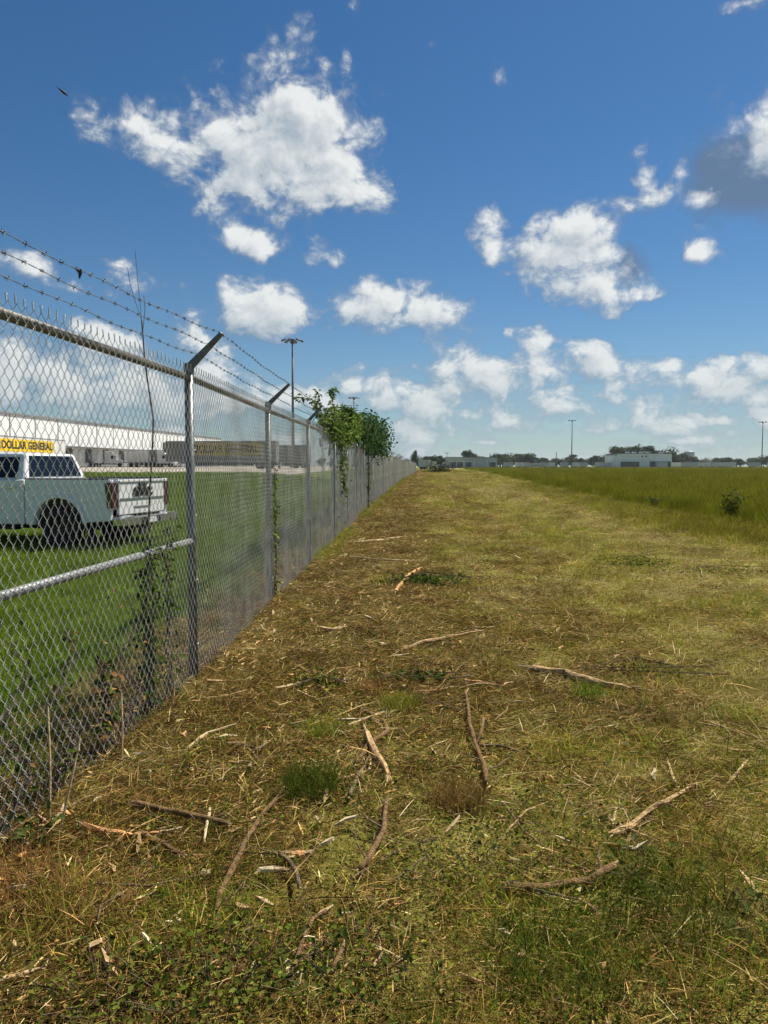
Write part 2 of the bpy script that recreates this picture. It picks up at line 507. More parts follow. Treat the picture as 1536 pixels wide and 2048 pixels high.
    cm.inputs['A'].default_value = (0.22, 0.27, 0.32, 1); cm.inputs['B'].default_value = (0.56, 0.57, 0.56, 1)
    l.new(light, cm.inputs['Factor'])
    veil = math_('MULTIPLY', ramp(math_('MULTIPLY_ADD', math_('SUBTRACT', n1, 0.5), 0.9, attr('veil')), -0.16, 0.26), 0.86)
    c2 = n.new('ShaderNodeMix'); c2.data_type = 'RGBA'
    l.new(alpha, c2.inputs['Factor']); c2.inputs['A'].default_value = (0.082, 0.125, 0.20, 1); l.new(cm.outputs['Result'], c2.inputs['B'])
    tot = math_('MAXIMUM', math_('MULTIPLY', alpha, 0.94), veil)
    # milky air low over the plain, in front of the clouds
    sp = n.new('ShaderNodeSeparateXYZ'); l.new(nrm.outputs[0], sp.inputs[0])
    air = math_('MULTIPLY', math_('EXPONENT', math_('MULTIPLY', math_('MAXIMUM', sp.outputs['Z'], 0.0), -11.0)), 0.70)
    c3 = n.new('ShaderNodeMix'); c3.data_type = 'RGBA'
    keep = math_('MULTIPLY', tot, math_('SUBTRACT', 1.0, air))
    tot = math_('ADD', keep, air)
    l.new(math_('DIVIDE', air, tot), c3.inputs['Factor']); l.new(c2.outputs['Result'], c3.inputs['A']); c3.inputs['B'].default_value = (0.25, 0.32, 0.355, 1)
    em = n.new('ShaderNodeEmission'); l.new(c3.outputs['Result'], em.inputs['Color']); em.inputs['Strength'].default_value = 1.0
    tr = n.new('ShaderNodeBsdfTransparent')
    mx = n.new('ShaderNodeMixShader'); l.new(tot, mx.inputs[0]); l.new(tr.outputs[0], mx.inputs[1]); l.new(em.outputs[0], mx.inputs[2])
    l.new(mx.outputs[0], out.inputs['Surface'])
    me.materials.append(m)
    tag(link('sky', me), kind='structure')
build_sky()

# ------------------------------------------------------------------ ground
def ground_material():
    m = bpy.data.materials.new('ground_soil_and_turf'); n, l, out = nt(m)
    tc = n.new('ShaderNodeTexCoord')
    def noise(scale, detail=5, rough=0.6, vec=None):
        x = n.new('ShaderNodeTexNoise'); x.inputs['Scale'].default_value = scale; x.inputs['Detail'].default_value = detail; x.inputs['Roughness'].default_value = rough
        l.new(vec or tc.outputs['Object'], x.inputs['Vector']); return x.outputs['Fac']
    def ramp(x, a, b):
        r = n.new('ShaderNodeMapRange'); r.interpolation_type = 'SMOOTHSTEP'
        r.inputs['From Min'].default_value = a; r.inputs['From Max'].default_value = b; l.new(x, r.inputs['Value']); return r.outputs[0]
    def mix(f, a, b):
        x = n.new('ShaderNodeMix'); x.data_type = 'RGBA'
        l.new(f, x.inputs['Factor'])
        for k, t in (('A', a), ('B', b)):
            if isinstance(t, tuple): x.inputs[k].default_value = (*t, 1)
            else: l.new(t, x.inputs[k])
        return x.outputs['Result']
    def at(nm):
        x = n.new('ShaderNodeAttribute'); x.attribute_name = nm; return x.outputs['Fac']
    fine = noise(38, 6, 0.7); mid = noise(3.1, 5, 0.6); big = noise(0.35, 4, 0.6)
    litter = mix(ramp(fine, 0.3, 0.7), (0.03, 0.022, 0.00644), (0.18, 0.125, 0.0322))
    turf = mix(ramp(mid, 0.35, 0.65), (0.175, 0.175, 0.032), (0.338, 0.281, 0.0802))
    turf = mix(ramp(fine, 0.35, 0.75), turf, (0.2, 0.225, 0.0344))
    lawn = mix(ramp(mid, 0.3, 0.7), (0.066, 0.102, 0.00858), (0.108, 0.15, 0.0155))
    field = mix(ramp(big, 0.35, 0.65), (0.085, 0.11, 0.00715), (0.12, 0.13, 0.0107))
    c = mix(at('turf'), litter, turf)
    c = mix(at('lawn'), c, lawn)
    c = mix(at('field'), c, field)
    p = n.new('ShaderNodeBsdfPrincipled'); p.inputs['Roughness'].default_value = 0.95; p.inputs['Specular IOR Level'].default_value = 0.1
    l.new(c, p.inputs['Base Color'])
    b = n.new('ShaderNodeBump'); b.inputs['Strength'].default_value = 0.8; b.inputs['Distance'].default_value = 0.03
    l.new(fine, b.inputs['Height']); l.new(b.outputs[0], p.inputs['Normal'])
    l.new(p.outputs[0], out.inputs['Surface'])
    M['ground'] = m

def build_ground():
    ground_material()
    def axis(lo, hi, a, b, step):
        mid = list(np.arange(a, b + 1e-6, step)); x = b; s = step
        up = []
        while x < hi: s *= 1.18; x += s; up.append(min(x, hi))
        x = a; s = step; dn = []
        while x > lo: s *= 1.18; x -= s; dn.append(max(x, lo))
        return np.array(dn[::-1] + mid + up)
    xs = axis(-5500, 5500, -14, 14, 0.3); ys = axis(-5500, 5500, 0, 40, 0.3)
    X, Y = np.meshgrid(xs, ys)
    Z = terrain(X, Y)
    ny, nx = X.shape
    idx = np.arange(ny * nx).reshape(ny, nx)
    q = np.stack([idx[:-1, :-1], idx[:-1, 1:], idx[1:, 1:], idx[1:, :-1]], -1).reshape(-1, 4)
    me = fast_mesh('ground', np.stack([X, Y, Z], -1).reshape(-1, 3), [q], 'ground', None, True)
    t = X - fence_x(Y)
    wob = (noise2(X, Y, 0.35, 9, 3) - 0.5) * 2.6
    lawn = sstep(0.3, 0.9, -t + wob * 0.15)
    turf = sstep(0.9, 2.6, t + wob * .8)
    field = sstep(-0.3, 0.5, X - field_edge(Y) + wob * 0.2)
    for nm, a in (('lawn', lawn), ('turf', turf), ('field', field)):
        at = me.attributes.new(nm, 'FLOAT', 'POINT'); at.data.foreach_set('value', a.astype(np.float32).ravel())
    tag(link('ground', me), kind='structure')
    # concrete truck yard beyond the lawn
    xs = np.linspace(-130, -9, 60); ys = np.linspace(64, 420, 120)
    X, Y = np.meshgrid(xs, ys)
    X = X + np.clip(Y - 64, 0, 400) * 0.055
    ny, nx = X.shape; idx = np.arange(ny * nx).reshape(ny, nx)
    q = np.stack([idx[:-1, :-1], idx[:-1, 1:], idx[1:, 1:], idx[1:, :-1]], -1).reshape(-1, 4)
    me = fast_mesh('parking_lot', np.stack([X, Y, terrain(X, Y) + 0.03], -1).reshape(-1, 3), [q], 'concrete')
    tag(link('parking_lot', me), kind='structure')
build_ground()

# ------------------------------------------------------------------ chain link fence
def build_fence():
    root = thing('chain_link_fence', (fence_x(5.11), 5.11, 0), 0,
                 'long galvanised chain link fence with three barbed wire strands on slanted arms', 'fence')
    base = Vector(root.location)
    H, SP = 2.13, 3.05
    W, D = 0.0635, 0.0819                  # diamond width and height
    rg = random.Random(3)
    # woven fabric of one bay: zigzag wires that hook into their neighbours
    def fabric(seed):
        rr = np.random.default_rng(seed)
        n = int(round(SP / (W / 2))); rows = int(round(H / (D / 2)))
        zs = np.arange(rows + 1) * (D / 2) * (H / (rows * D / 2))
        wr = 0.0018
        V = []; Fq = []; o = 0
        for i in range(n):
            pts = []
            for j, z in enumerate(zs):
                side = (j + i) % 2
                x = i * W / 2 + side * W / 2
                s = 1 if side else -1
                k = 0.0042
                pts.append((x + s * 0.0012, k if side else -k, z - 0.004))
                pts.append((x + s * 0.0012, -k if side else k, z + 0.004))
            pts = np.array(pts)
            pts[:, 1] += 0.004 * np.sin(pts[:, 2] * 2.1 + i * 0.21) + 0.006 * np.sin(i * 0.13 + seed)
            pts[:, 0] += rr.normal(0, 0.0006, len(pts))
            # square tube along the wire
            m = len(pts)
            d = np.gradient(pts, axis=0); d /= np.linalg.norm(d, axis=1)[:, None] + 1e-9
            a = np.cross(d, (0, 1.0, 0.05)); a /= np.linalg.norm(a, axis=1)[:, None] + 1e-9
            b = np.cross(d, a)
            ring = np.stack([pts + a * wr, pts + b * wr, pts - a * wr, pts - b * wr], 1).reshape(-1, 3)
            V.append(ring)
            r = np.arange(m - 1)[:, None] * 4
            for k4 in range(4):
                Fq.append(np.concatenate([r + k4, r + (k4 + 1) % 4, r + 4 + (k4 + 1) % 4, r + 4 + k4], 1) + o)
            o += len(ring)
        # twisted wire ends standing above the top rail
        for i in range(0, n):
            if (i + len(zs) - 1) % 2 == 0: continue
            x = i * W / 2 + W / 2
            h = rr.uniform(0.030, 0.040); t = np.linspace(0, 1, 6)
            for ph in (0, math.pi):
                an = t * 7 + ph
                pts = np.stack([x + 0.0026 * np.cos(an) + (t ** 2) * rr.normal(0, 0.004), 0.0026 * np.sin(an), H + t * h], 1)
                d = np.gradient(pts, axis=0); d /= np.linalg.norm(d, axis=1)[:, None]
                a = np.cross(d, (0, 1.0, 0.05)); a /= np.linalg.norm(a, axis=1)[:, None]; b = np.cross(d, a)
                ring = np.stack([pts + a * wr, pts + b * wr, pts - a * wr, pts - b * wr], 1).reshape(-1, 3)
                V.append(ring); r = np.arange(5)[:, None] * 4
                for k4 in range(4):
                    Fq.append(np.concatenate([r + k4, r + (k4 + 1) % 4, r + 4 + (k4 + 1) % 4, r + 4 + k4], 1) + o)
                o += len(ring)
        return fast_mesh('mesh_panel', np.concatenate(V), [np.concatenate(Fq)], 'galv_wire')
    fab = [fabric(1), fabric(2)]
    post = MB().tube([(0, 0, -0.3), (0, 0, H + 0.01)], 0.0305, 14)
    post = post.mesh('post', 'galv', smooth=False)
    post.polygons.foreach_set('use_smooth', [len(p.vertices) == 4 for p in post.polygons])
    rail = MB().tube([(0, 0, 0), (SP, 0, 0)], 0.024, 12).mesh('top_rail', 'rail_old')
    rail.polygons.foreach_set('use_smooth', [len(p.vertices) == 4 for p in rail.polygons])
    # slanted arm: pressed channel on a cap that sits on the post
    am = MB().tube([(0, 0, -0.05), (0, 0, 0.03)], 0.036, 12)
    v = []
    for (yy, zz, w, h) in ((0.0, 0.0, 0.026, 0.024), (-0.238, 0.228, 0.020, 0.013)):
        v += [(-w, yy + h * .7, zz + h * .7), (w, yy + h * .7, zz + h * .7), (w, yy - h * .7, zz - h * .7), (-w, yy - h * .7, zz - h * .7)]
    am.hexa(v)
    arm = am.mesh('arm', 'galv', bevel=0.004)
    def strand(seed):
        rr = random.Random(seed)
        mb = MB()
        N = 40; sag = rr.uniform(0.006, 0.016)
        def P(t):
            return Vector((t * SP, 0.006 * math.sin(t * 9 + seed), -sag * 4 * t * (1 - t) + 0.004 * math.sin(t * 23 + seed * 2)))
        for ph in (0, math.pi):
            pts = []
            for k in range(N * 3 + 1):
                t = k / (N * 3); p = P(t); a = k * 1.05 + ph
                pts.append((p.x, p.y + 0.0017 * math.cos(a), p.z + 0.0017 * math.sin(a)))
            mb.tube(pts, 0.00115, 4, False)
        x = 0.06
        while x < SP - 0.03:
            p = P(x / SP)
            for s in (0, 1):
                a = rr.uniform(0, math.pi)
                for g in range(2):
                    aa = a + g * math.pi / 2 + 0.3
                    dv = Vector((0.25 * (1 if g else -1), math.cos(aa), math.sin(aa))) * 0.0105
                    mb.tube([p + Vector((0.006 * s, 0, 0)) - dv, p + Vector((0.006 * s, 0, 0)) + dv], 0.0013, 4)
            mb.tube([p + Vector((-0.009, 0, 0)), p + Vector((0.014, 0, 0))], 0.0034, 5)
            x += 0.127 + rr.uniform(-0.008, 0.008)
        return mb.mesh('barbed_wire', 'barb')
    strands = [strand(k) for k in range(1, 5)]
    tie = MB().tube([(-0.002, -0.036, 0), (0.03, -0.03, 0.004), (0.036, 0, 0.0), (0.03, 0.028, 0), (0.0, 0.036, 0.004), (-0.034, 0.0, 0.0), (-0.002, -0.036, 0)], 0.0018, 4).mesh('wire_tie', 'galv_wire')
    # walk the line and set a post every bay
    ys = np.arange(-30, 400, 0.05); xs = fence_x(ys)
    s = np.concatenate([[0], np.cumsum(np.hypot(np.diff(xs), np.diff(ys)))])
    s0 = np.interp(5.11, ys, s)
    P = []
    for k in range(-2, 56):
        yy = np.interp(s0 + k * SP, s, ys)
        far = 0 if yy < 12 else 1
        P.append(Vector((float(fence_x(yy)) + rg.gauss(0, 0.045) * far, yy, rg.gauss(0, 0.04) * far + (0.01 if not far else -0.01))))
    for k in range(len(P) - 1):
        a, b = P[k], P[k + 1]
        d = b - a; ln = math.hypot(d.x, d.y); ang = math.atan2(d.y, d.x); tilt = -math.asin(d.z / ln)
        def put(name, me, off, sx=1.0):
            o = link(name, me, root)
            rot = Matrix.Rotation(ang, 4, 'Z') @ Matrix.Rotation(tilt, 4, 'Y')
            o.matrix_local = Matrix.Translation(a - base) @ rot @ Matrix.Translation(off) @ Matrix.Diagonal((ln / SP * sx, 1, 1, 1))
            return o
        lean = 0 if a.y < 12 else rg.gauss(0, 0.02)
        o = link('post', post, root, a - base); o.rotation_euler = (lean, rg.gauss(0, 0.006), ang)
        o = link('arm', arm, root, a - base + Vector((0, 0, H + 0.03))); o.rotation_euler = (rg.gauss(0, 0.03) + (0.32 if k <= 1 and k != 2 else 0), rg.gauss(0, 0.02), ang)
        put('mesh_panel', fab[k % 2], Vector((0, -0.036 if a.y < 60 else -0.038, 0.01)))
        put('top_rail', rail, Vector((0, 0, H - 0.035)))
        nrm = Vector((d.y, -d.x, 0)).normalized()
        for j, (dy, dz, bent) in enumerate(((0.228, 0.226, 0.10), (0.152, 0.152, 0.055), (0.076, 0.080, 0.02))):
            # the arm of the post beside the camera is bent down a little
            p0 = a + nrm * dy + Vector((0, 0, H + 0.03 + dz - (bent if k <= 1 else 0)))
            p1 = b + nrm * dy + Vector((0, 0, H + 0.03 + dz - (bent if k == 0 else 0)))
            dd = p1 - p0; hh = math.hypot(dd.x, dd.y)
            o = link('barbed_wire', strands[(k + j * 2) % 4], root)
            o.matrix_local = Matrix.Translation(p0 - base) @ Matrix.Rotation(math.atan2(dd.y, dd.x), 4, 'Z') @ Matrix.Rotation(-math.atan2(dd.z, hh), 4, 'Y') @ Matrix.Diagonal((dd.length / SP, 1, 1, 1))
        if a.y < 20:
            for zz in (0.25, 0.7, 1.15, 1.6, 2.0):
                o = link('wire_tie', tie, root, a - base + Vector((0, 0, zz))); o.rotation_euler = (0, 0, ang)
    # brace rail of the bay before the near post
    a, b = P[1], P[2]
    o = MB().tube([a - base + Vector((0, 0.0, 0.972)), b - base + Vector((0, 0, 0.972))], 0.0212, 14).build('brace_rail', 'brace', root)
    o.data.polygons.foreach_set('use_smooth', [len(p.vertices) == 4 for p in o.data.polygons])
    MB().tube([b - base + Vector((0, 0, 0.94)), b - base + Vector((0, 0, 1.0))], 0.0345, 14).build('brace_band', 'galv', root)
    return P
POSTS = build_fence()

# ------------------------------------------------------------------ white pickup truck on the lawn
def arc(cx, cz, r, a0, a1, n, squash=1.0):
    return [(cx + r * math.cos(R(a0 + (a1 - a0) * k / n)), cz + squash * r * math.sin(R(a0 + (a1 - a0) * k / n))) for k in range(n + 1)]

def wheel(root, x, y, r=0.415, w=0.28, rim='alloy', tyre='rubber'):
    s = 1 if y > 0 else -1
    def lathe(prof, n=28):
        v = []; f = []
        for k in range(n):
            a = 2 * math.pi * k / n
            for (rr, t) in prof: v.append((rr * math.cos(a), t, rr * math.sin(a)))
        m = len(prof)
        for k in range(n):
            k2 = (k + 1) % n
            for j in range(m - 1): f.append((k * m + j, k * m + j + 1, k2 * m + j + 1, k2 * m + j))
        return v, f
    h = w / 2
    t = MB(); t.add(*lathe([(r * .60, -h * .9), (r * .72, -h), (r * .93, -h), (r, -h * .72), (r, h * .72), (r * .93, h), (r * .72, h), (r * .60, h * .9), (r * .60, -h * .9)]))
    o = t.build('wheel', tyre, root, smooth=True, loc=(x, y, r))
    rm = MB(); rm.add(*lathe([(0.001, h * .55), (r * .16, h * .6), (r * .2, h * .45), (r * .55, h * .62), (r * .60, h * .8), (r * .615, h * .8), (r * .615, -h * .7), (0.001, -h * .6)], 24))
    for k in range(6):
        a = 2 * math.pi * k / 6; ca, sa = math.cos(a), math.sin(a)
        q = [(r * .15, -.03), (r * .58, -.045), (r * .58, .045), (r * .15, .03)]
        pv = [(u * ca - v * sa, h * .52, u * sa + v * ca) for u, v in q] + [(u * ca - v * sa, h * .74, u * sa + v * ca) for u, v in q]
        rm.hexa(pv)
    ro = rm.build('rim', rim, o)
    if s < 0: o.rotation_euler = (0, 0, math.pi)
    return o

def build_pickup():
    yaw = R(165.5)
    root = thing('pickup_truck', (-4.84, 14.9, tz(-6.2, 15.4) - 0.03), yaw,
                 'white crew cab pickup truck parked on the green lawn behind the chain link fence', 'pickup truck')
    b0, f0 = 1.22, 4.98                       # rear and front axle
    # cab and nose, one shell with the front wheel arch cut in
    poly = [(2.02, 0.50)] + [(4.38, 0.48)] + arc(f0, 0.44, 0.52, 175, 5, 14) + [(5.62, 0.46), (5.84, 0.52), (5.88, 0.85), (5.84, 1.12), (5.62, 1.22), (4.45, 1.31), (4.30, 1.385), (2.02, 1.385)]
    MB().prism(poly, 'y', -1.0, 1.0).build('cab_body', 'paint_white', root, bevel=0.035, seg=3)
    # greenhouse
    lo = [(2.03, -0.955, 1.38), (4.42, -0.93, 1.38), (4.42, 0.93, 1.38), (2.03, 0.955, 1.38)]
    hi = [(2.17, -0.745, 1.905), (3.62, -0.74, 1.925), (3.62, 0.74, 1.925), (2.17, 0.745, 1.905)]
    MB().hexa(lo + hi).build('cab_roof', 'paint_white', root, bevel=0.05, seg=3)
    def pane(name, c, mat, u0, u1, v0, v1, push=0.012, sink=0.006):
        c = [Vector(p) for p in c]                 # bl, br, tr, tl
        nrm = (c[1] - c[0]).cross(c[3] - c[0]).normalized()
        def B(u, v): return (c[0] * (1 - u) + c[1] * u) * (1 - v) + (c[3] * (1 - u) + c[2] * u) * v
        q = [B(u0, v0), B(u1, v0), B(u1, v1), B(u0, v1)]
        return MB().hexa([p - nrm * sink for p in q] + [p + nrm * push for p in q]).build(name, mat, root, bevel=0.004, seg=1)
    back = [lo[3], lo[0], hi[0], hi[3]]
    pane('rear_window', back, 'glass_dark', 0.075, 0.925, 0.10, 0.90)
    lf = [lo[2], lo[3], hi[3], hi[2]]; rt = [lo[0], lo[1], hi[1], hi[0]]
    for side, s in ((lf, 1), (rt, -1)):
        us = ((0.62, 0.93), (0.16, 0.57))
        for u0, u1 in us:
            if s < 0: u0, u1 = 1 - u1, 1 - u0
            pane('side_window', side, 'glass_dark', u0, u1, 0.07, 0.84)
    pane('windscreen', [lo[1], lo[2], hi[2], hi[1]], 'glass_dark', 0.05, 0.95, 0.06, 0.92)
    # load bed: two side walls with wheel arches, front wall, floor
    side = [(0.10, 0.60), (0.06, 1.00), (0.07, 1.39), (1.985, 1.39), (1.985, 0.50)] + [(1.80, 0.50)] + arc(b0, 0.46, 0.545, 4, 176, 16, 1.04) + [(0.62, 0.56)]
    for s in (1, -1):
        MB().prism(side, 'y', min(s * 0.90, s * 1.005), max(s * 0.90, s * 1.005)).build('bed_side', 'paint_white', root, bevel=0.022, seg=2)
        ring = arc(b0, 0.46, 0.625, 172, 8, 18, 1.06) + arc(b0, 0.46, 0.55, 8, 172, 18, 1.04)
        MB().prism(ring, 'y', min(s * 1.0, s * 1.035), max(s * 1.0, s * 1.035)).build('fender_flare', 'paint_white', root, bevel=0.01)
        MB().box(0.12, 1.98, min(s * .89, s * 1.01), max(s * .89, s * 1.01), 1.392, 1.412).build('bed_rail_cap', 'black', root, bevel=0.006)
        MB().prism(arc(b0, 0.46, 0.60, 180, 0, 14), 'y', min(s * 0.55, s * 0.898), max(s * 0.55, s * 0.898)).build('wheel_well', 'black', root)
        # doors stand a hair proud of the shell
        for x0, x1, nm in ((2.10, 3.14, 'door'), (3.17, 4.28, 'door')):
            dpoly = [(x0, 0.58), (x1, 0.56), (x1, 1.365), (x0, 1.365)]
            if x0 < 2.5: dpoly = [(x0 + 0.10, 0.58), (x1, 0.58), (x1, 1.365), (x0, 1.365), (x0, 0.95)]
            d = MB().prism(dpoly, 'y', min(s * 0.99, s * 1.008), max(s * 0.99, s * 1.008)).build(nm, 'paint_white', root, bevel=0.006)
            MB().box(x0 + 0.07, x0 + 0.30, min(s * 1.008, s * 1.045), max(s * 1.008, s * 1.045), 1.215, 1.25).build('handle', 'chrome', d, bevel=0.008)
        MB().box(2.2, 4.3, min(s * .86, s * 1.03), max(s * .86, s * 1.03), 0.40, 0.46).build('side_step', 'black', root, bevel=0.015)
        MB().prism([(4.05, 1.40), (4.18, 1.40), (4.18, 1.64), (4.05, 1.64)], 'y', min(s * 1.02, s * 1.26), max(s * 1.02, s * 1.26)).build('mirror', 'paint_white', root, bevel=0.03)
        # tail lamp wraps the corner
        MB().prism([(0.04, 0.84), (0.045, 1.335), (0.20, 1.335), (0.15, 0.84)], 'y', min(s * 0.81, s * 1.014), max(s * 0.81, s * 1.014)).build('tail_light', 'tail', root, bevel=0.012)
        MB().box(5.72, 5.89, min(s * .66, s * .97), max(s * .66, s * .97), 0.90, 1.08).build('headlight', 'chrome', root, bevel=0.02)
        # mud flap behind the rear wheel
        MB().box(0.60, 0.63, min(s * .72, s * .98), max(s * .72, s * .98), 0.18, 0.56).build('mud_flap', 'black', root)
    MB().box(1.90, 1.984, -0.90, 0.90, 0.80, 1.385).build('bed_front', 'paint_white', root)
    MB().box(0.12, 1.90, -0.90, 0.90, 0.74, 0.80).build('bed_floor', 'black', root)
    # tailgate: raised rim, pressed crease, handle, name
    tg = MB().box(0.03, 0.10, -0.80, 0.80, 0.70, 1.385).build('tailgate', 'paint_white', root, bevel=0.02, seg=3)
    MB().box(0.012, 0.032, -0.76, 0.76, 1.00, 1.03).build('crease', 'grey_trim', tg, bevel=0.005)
    MB().box(0.010, 0.032, -0.79, 0.79, 1.335, 1.384).build('spoiler', 'paint_white', tg, bevel=0.008)
    MB().box(0.004, 0.032, -0.13, 0.13, 1.25, 1.325).build('handle', 'black', tg, bevel=0.008)
    MB().box(0.016, 0.032, -0.30, 0.30, 0.835, 0.86).build('badge', 'grey_trim', tg, bevel=0.003)
    t = link('lettering', text_mesh('GMC', 0.24, 'black_ink', 0.012, 0.012, 1.25), tg, (0.018, 0, 1.135))
    t.rotation_euler = (R(90), 0, R(-90))
    # rear bumper with steps, plate and hitch
    bp = MB().prism([(-0.98, 0.50), (0.98, 0.50), (1.0, 0.66), (0.62, 0.70), (0.58, 0.665), (-0.58, 0.665), (-0.62, 0.70), (-1.0, 0.66)], 'x', -0.17, 0.06).build('rear_bumper', 'chrome', root, bevel=0.02)
    MB().box(-0.178, -0.165, -0.33, 0.33, 0.525, 0.645).build('plate_recess', 'black', bp)
    MB().box(-0.186, -0.176, -0.155, 0.155, 0.53, 0.64).build('licence_plate', 'trailer_white', bp)
    MB().box(-0.16, 0.4, -0.05, 0.05, 0.40, 0.49).build('hitch', 'black', root)
    MB().box(0.3, 5.4, -0.42, 0.42, 0.38, 0.60).build('chassis', 'black', root)
    MB().tube([(b0, -0.85, 0.415), (b0, 0.85, 0.415)], 0.06, 8).build('axle', 'black', root)
    MB().tube([(f0, -0.85, 0.415), (f0, 0.85, 0.415)], 0.05, 8).build('axle', 'black', root)
    MB().box(5.85, 5.90, -0.62, 0.62, 0.74, 1.08).build('grille', 'chrome', root, bevel=0.01)
    for x in (b0, f0):
        for s in (1, -1): wheel(root, x, s * 0.865)
build_pickup()

# ------------------------------------------------------------------ box trailers
def box_trailer(loc, rz, label, body='trailer_white', L=16.15, banner=None, side=-1, near=True, group='box trailers parked in the yard', Hh=2.85, ribs=True):
    """x runs from the rear doors (0) to the nose (L); the banner sits on the side given by its y sign."""
    root = thing('box_trailer', loc, rz, label, 'trailer', group)
    z0, z1, w = 1.15, 1.15 + Hh, 1.3
    MB().box(0.06, L - 0.05, -w, w, z0, z1).build('box', body, root, bevel=0.04)
    MB().box(0.0, L, -w - .015, w + .015, z1 - 0.10, z1 + 0.03).build('top_rail', 'grey_trim' if near else body, root)
    MB().box(0.0, L, -w - .012, w + .012, z0 - 0.12, z0 + 0.06).build('side_sill', 'grey_trim', root)
    for s in (-1, 1):
        MB().box(-0.03, 0.07, min(s * .02, s * 1.27), max(s * .02, s * 1.27), z0 + .05, z1 - .12).build('rear_door', body, root, bevel=0.02)
    MB().box(0.4, 3.4, -0.55, 0.55, 0.62, 1.03).build('bogie', 'black', root)
    for x in (1.2, 2.5):
        for s in (-1, 1):
            MB().tube([(x, s * 0.62, 0.5), (x, s * 1.24, 0.5)], 0.5, 16 if near else 8).build('wheel', 'rubber', root)
    for s in (-1, 1):
        MB().box(L - 3.6, L - 3.4, min(s * .6, s * .75), max(s * .6, s * .75), 0.0, 1.03).build('landing_leg', 'grey_trim', root)
    MB().box(3.8, L - 4.0, -1.22, -1.18, 0.42, 1.0).build('side_skirt', 'door_dark', root)
    MB().box(3.8, L - 4.0, 1.18, 1.22, 0.42, 1.0).build('side_skirt', 'door_dark', root)
    MB().box(L - 0.05, L + 0.55, -0.85, 0.85, z0 + 1.2, z1 - .15).build('cooling_unit', 'trailer_grey', root, bevel=0.05)
    if banner:
        x0, x1, za, zb, txt, mat, fill, shift = banner
        y = side * (w + 0.02)
        bn = MB().box(x0, x1, min(y, y - side * .03), max(y, y - side * .03), za, zb).build('banner', mat, root)
        t = link('lettering', text_mesh(txt, (zb - za) * 0.86, 'black_ink', 0.045, 0.01, 0.8), bn, ((x0 + x1) / 2 + shift, y + side * 0.006, (za + zb) / 2))
        wdt = max(v.co.x for v in t.data.vertices) - min(v.co.x for v in t.data.vertices)
        k = (x1 - x0) * fill / wdt
        t.scale = (k, 1, 1)
        t.rotation_euler = (R(90), 0, 0 if side < 0 else math.pi)
    return root

GY = lambda x, y: tz(x, y) + 0.03
# sunlit trailer parked along the yard; its banner side looks towards the fence
box_trailer((-46.9, 106.3, GY(-46.9, 100)), R(-90 - 1.2), 'white trailer with bright yellow lettered banner, directly above the pickup cab', L=18.6, Hh=2.95,
            banner=(3.7, 18.3, 2.25, 3.78, 'DOLLAR GENERAL', 'yellow', 0.89, -0.35), side=1)
# shaded trailer standing across the view
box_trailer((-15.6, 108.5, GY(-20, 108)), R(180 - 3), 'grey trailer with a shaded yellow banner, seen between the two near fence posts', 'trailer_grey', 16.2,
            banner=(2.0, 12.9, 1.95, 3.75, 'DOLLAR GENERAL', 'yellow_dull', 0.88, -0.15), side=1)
box_trailer((-62.0, 182.0, GY(-62, 180)), R(-52), 'white trailer behind the pickup tail, backed towards the long warehouse', 'trailer_white', 14.6)
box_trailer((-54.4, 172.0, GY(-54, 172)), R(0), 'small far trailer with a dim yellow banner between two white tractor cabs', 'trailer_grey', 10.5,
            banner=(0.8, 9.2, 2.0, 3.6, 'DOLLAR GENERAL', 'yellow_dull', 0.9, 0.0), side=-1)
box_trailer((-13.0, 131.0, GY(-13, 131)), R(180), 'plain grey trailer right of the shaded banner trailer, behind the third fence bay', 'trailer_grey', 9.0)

def tractor(loc, rz, label):
    root = thing('truck_tractor', loc, rz, label, 'truck', 'white tractor units in the yard')
    MB().prism([(0, 0.9), (2.6, 0.9), (2.6, 2.0), (2.35, 2.9), (1.6, 3.7), (0, 3.8)], 'y', -1.2, 1.2).build('cab', 'trailer_white', root, bevel=0.12, seg=3)
    MB().prism([(2.55, 0.75), (4.1, 0.75), (4.15, 1.6), (2.55, 1.95)], 'y', -1.05, 1.05).build('bonnet', 'trailer_white', root, bevel=0.12, seg=3)
    MB().hexa([(2.62, -1.05, 2.02), (2.62, 1.05, 2.02), (2.60, 1.05, 2.0), (2.60, -1.05, 2.0), (2.40, -1.0, 2.86), (2.40, 1.0, 2.86), (2.38, 1.0, 2.84), (2.38, -1.0, 2.84)]).build('windscreen', 'glass_dark', root)
    for s in (-1, 1):
        MB().box(1.4, 2.3, min(s * 1.19, s * 1.215), max(s * 1.19, s * 1.215), 2.0, 2.75).build('side_window', 'glass_dark', root)
        MB().box(2.3, 2.45, min(s * 1.3, s * 1.5), max(s * 1.3, s * 1.5), 1.9, 2.6).build('mirror', 'black', root)
        for x in (-2.6, -1.3, 3.3):
            MB().tube([(x, s * 0.7, 0.52), (x, s * 1.2, 0.52)], 0.52, 14).build('wheel', 'rubber', root)
    MB().box(-3.6, 4.0, -0.5, 0.5, 0.65, 0.98).build('chassis', 'black', root)
    MB().box(4.1, 4.3, -1.15, 1.15, 0.4, 0.85).build('front_bumper', 'chrome', root, bevel=0.05)
tractor((-66.5, 176.5, GY(-66, 176)), R(20), 'white tractor unit just right of the pickup cab in the far yard')
tractor((-51.0, 168.5, GY(-51, 168)), R(-15), 'white tractor unit close left of the shaded grey banner trailer')

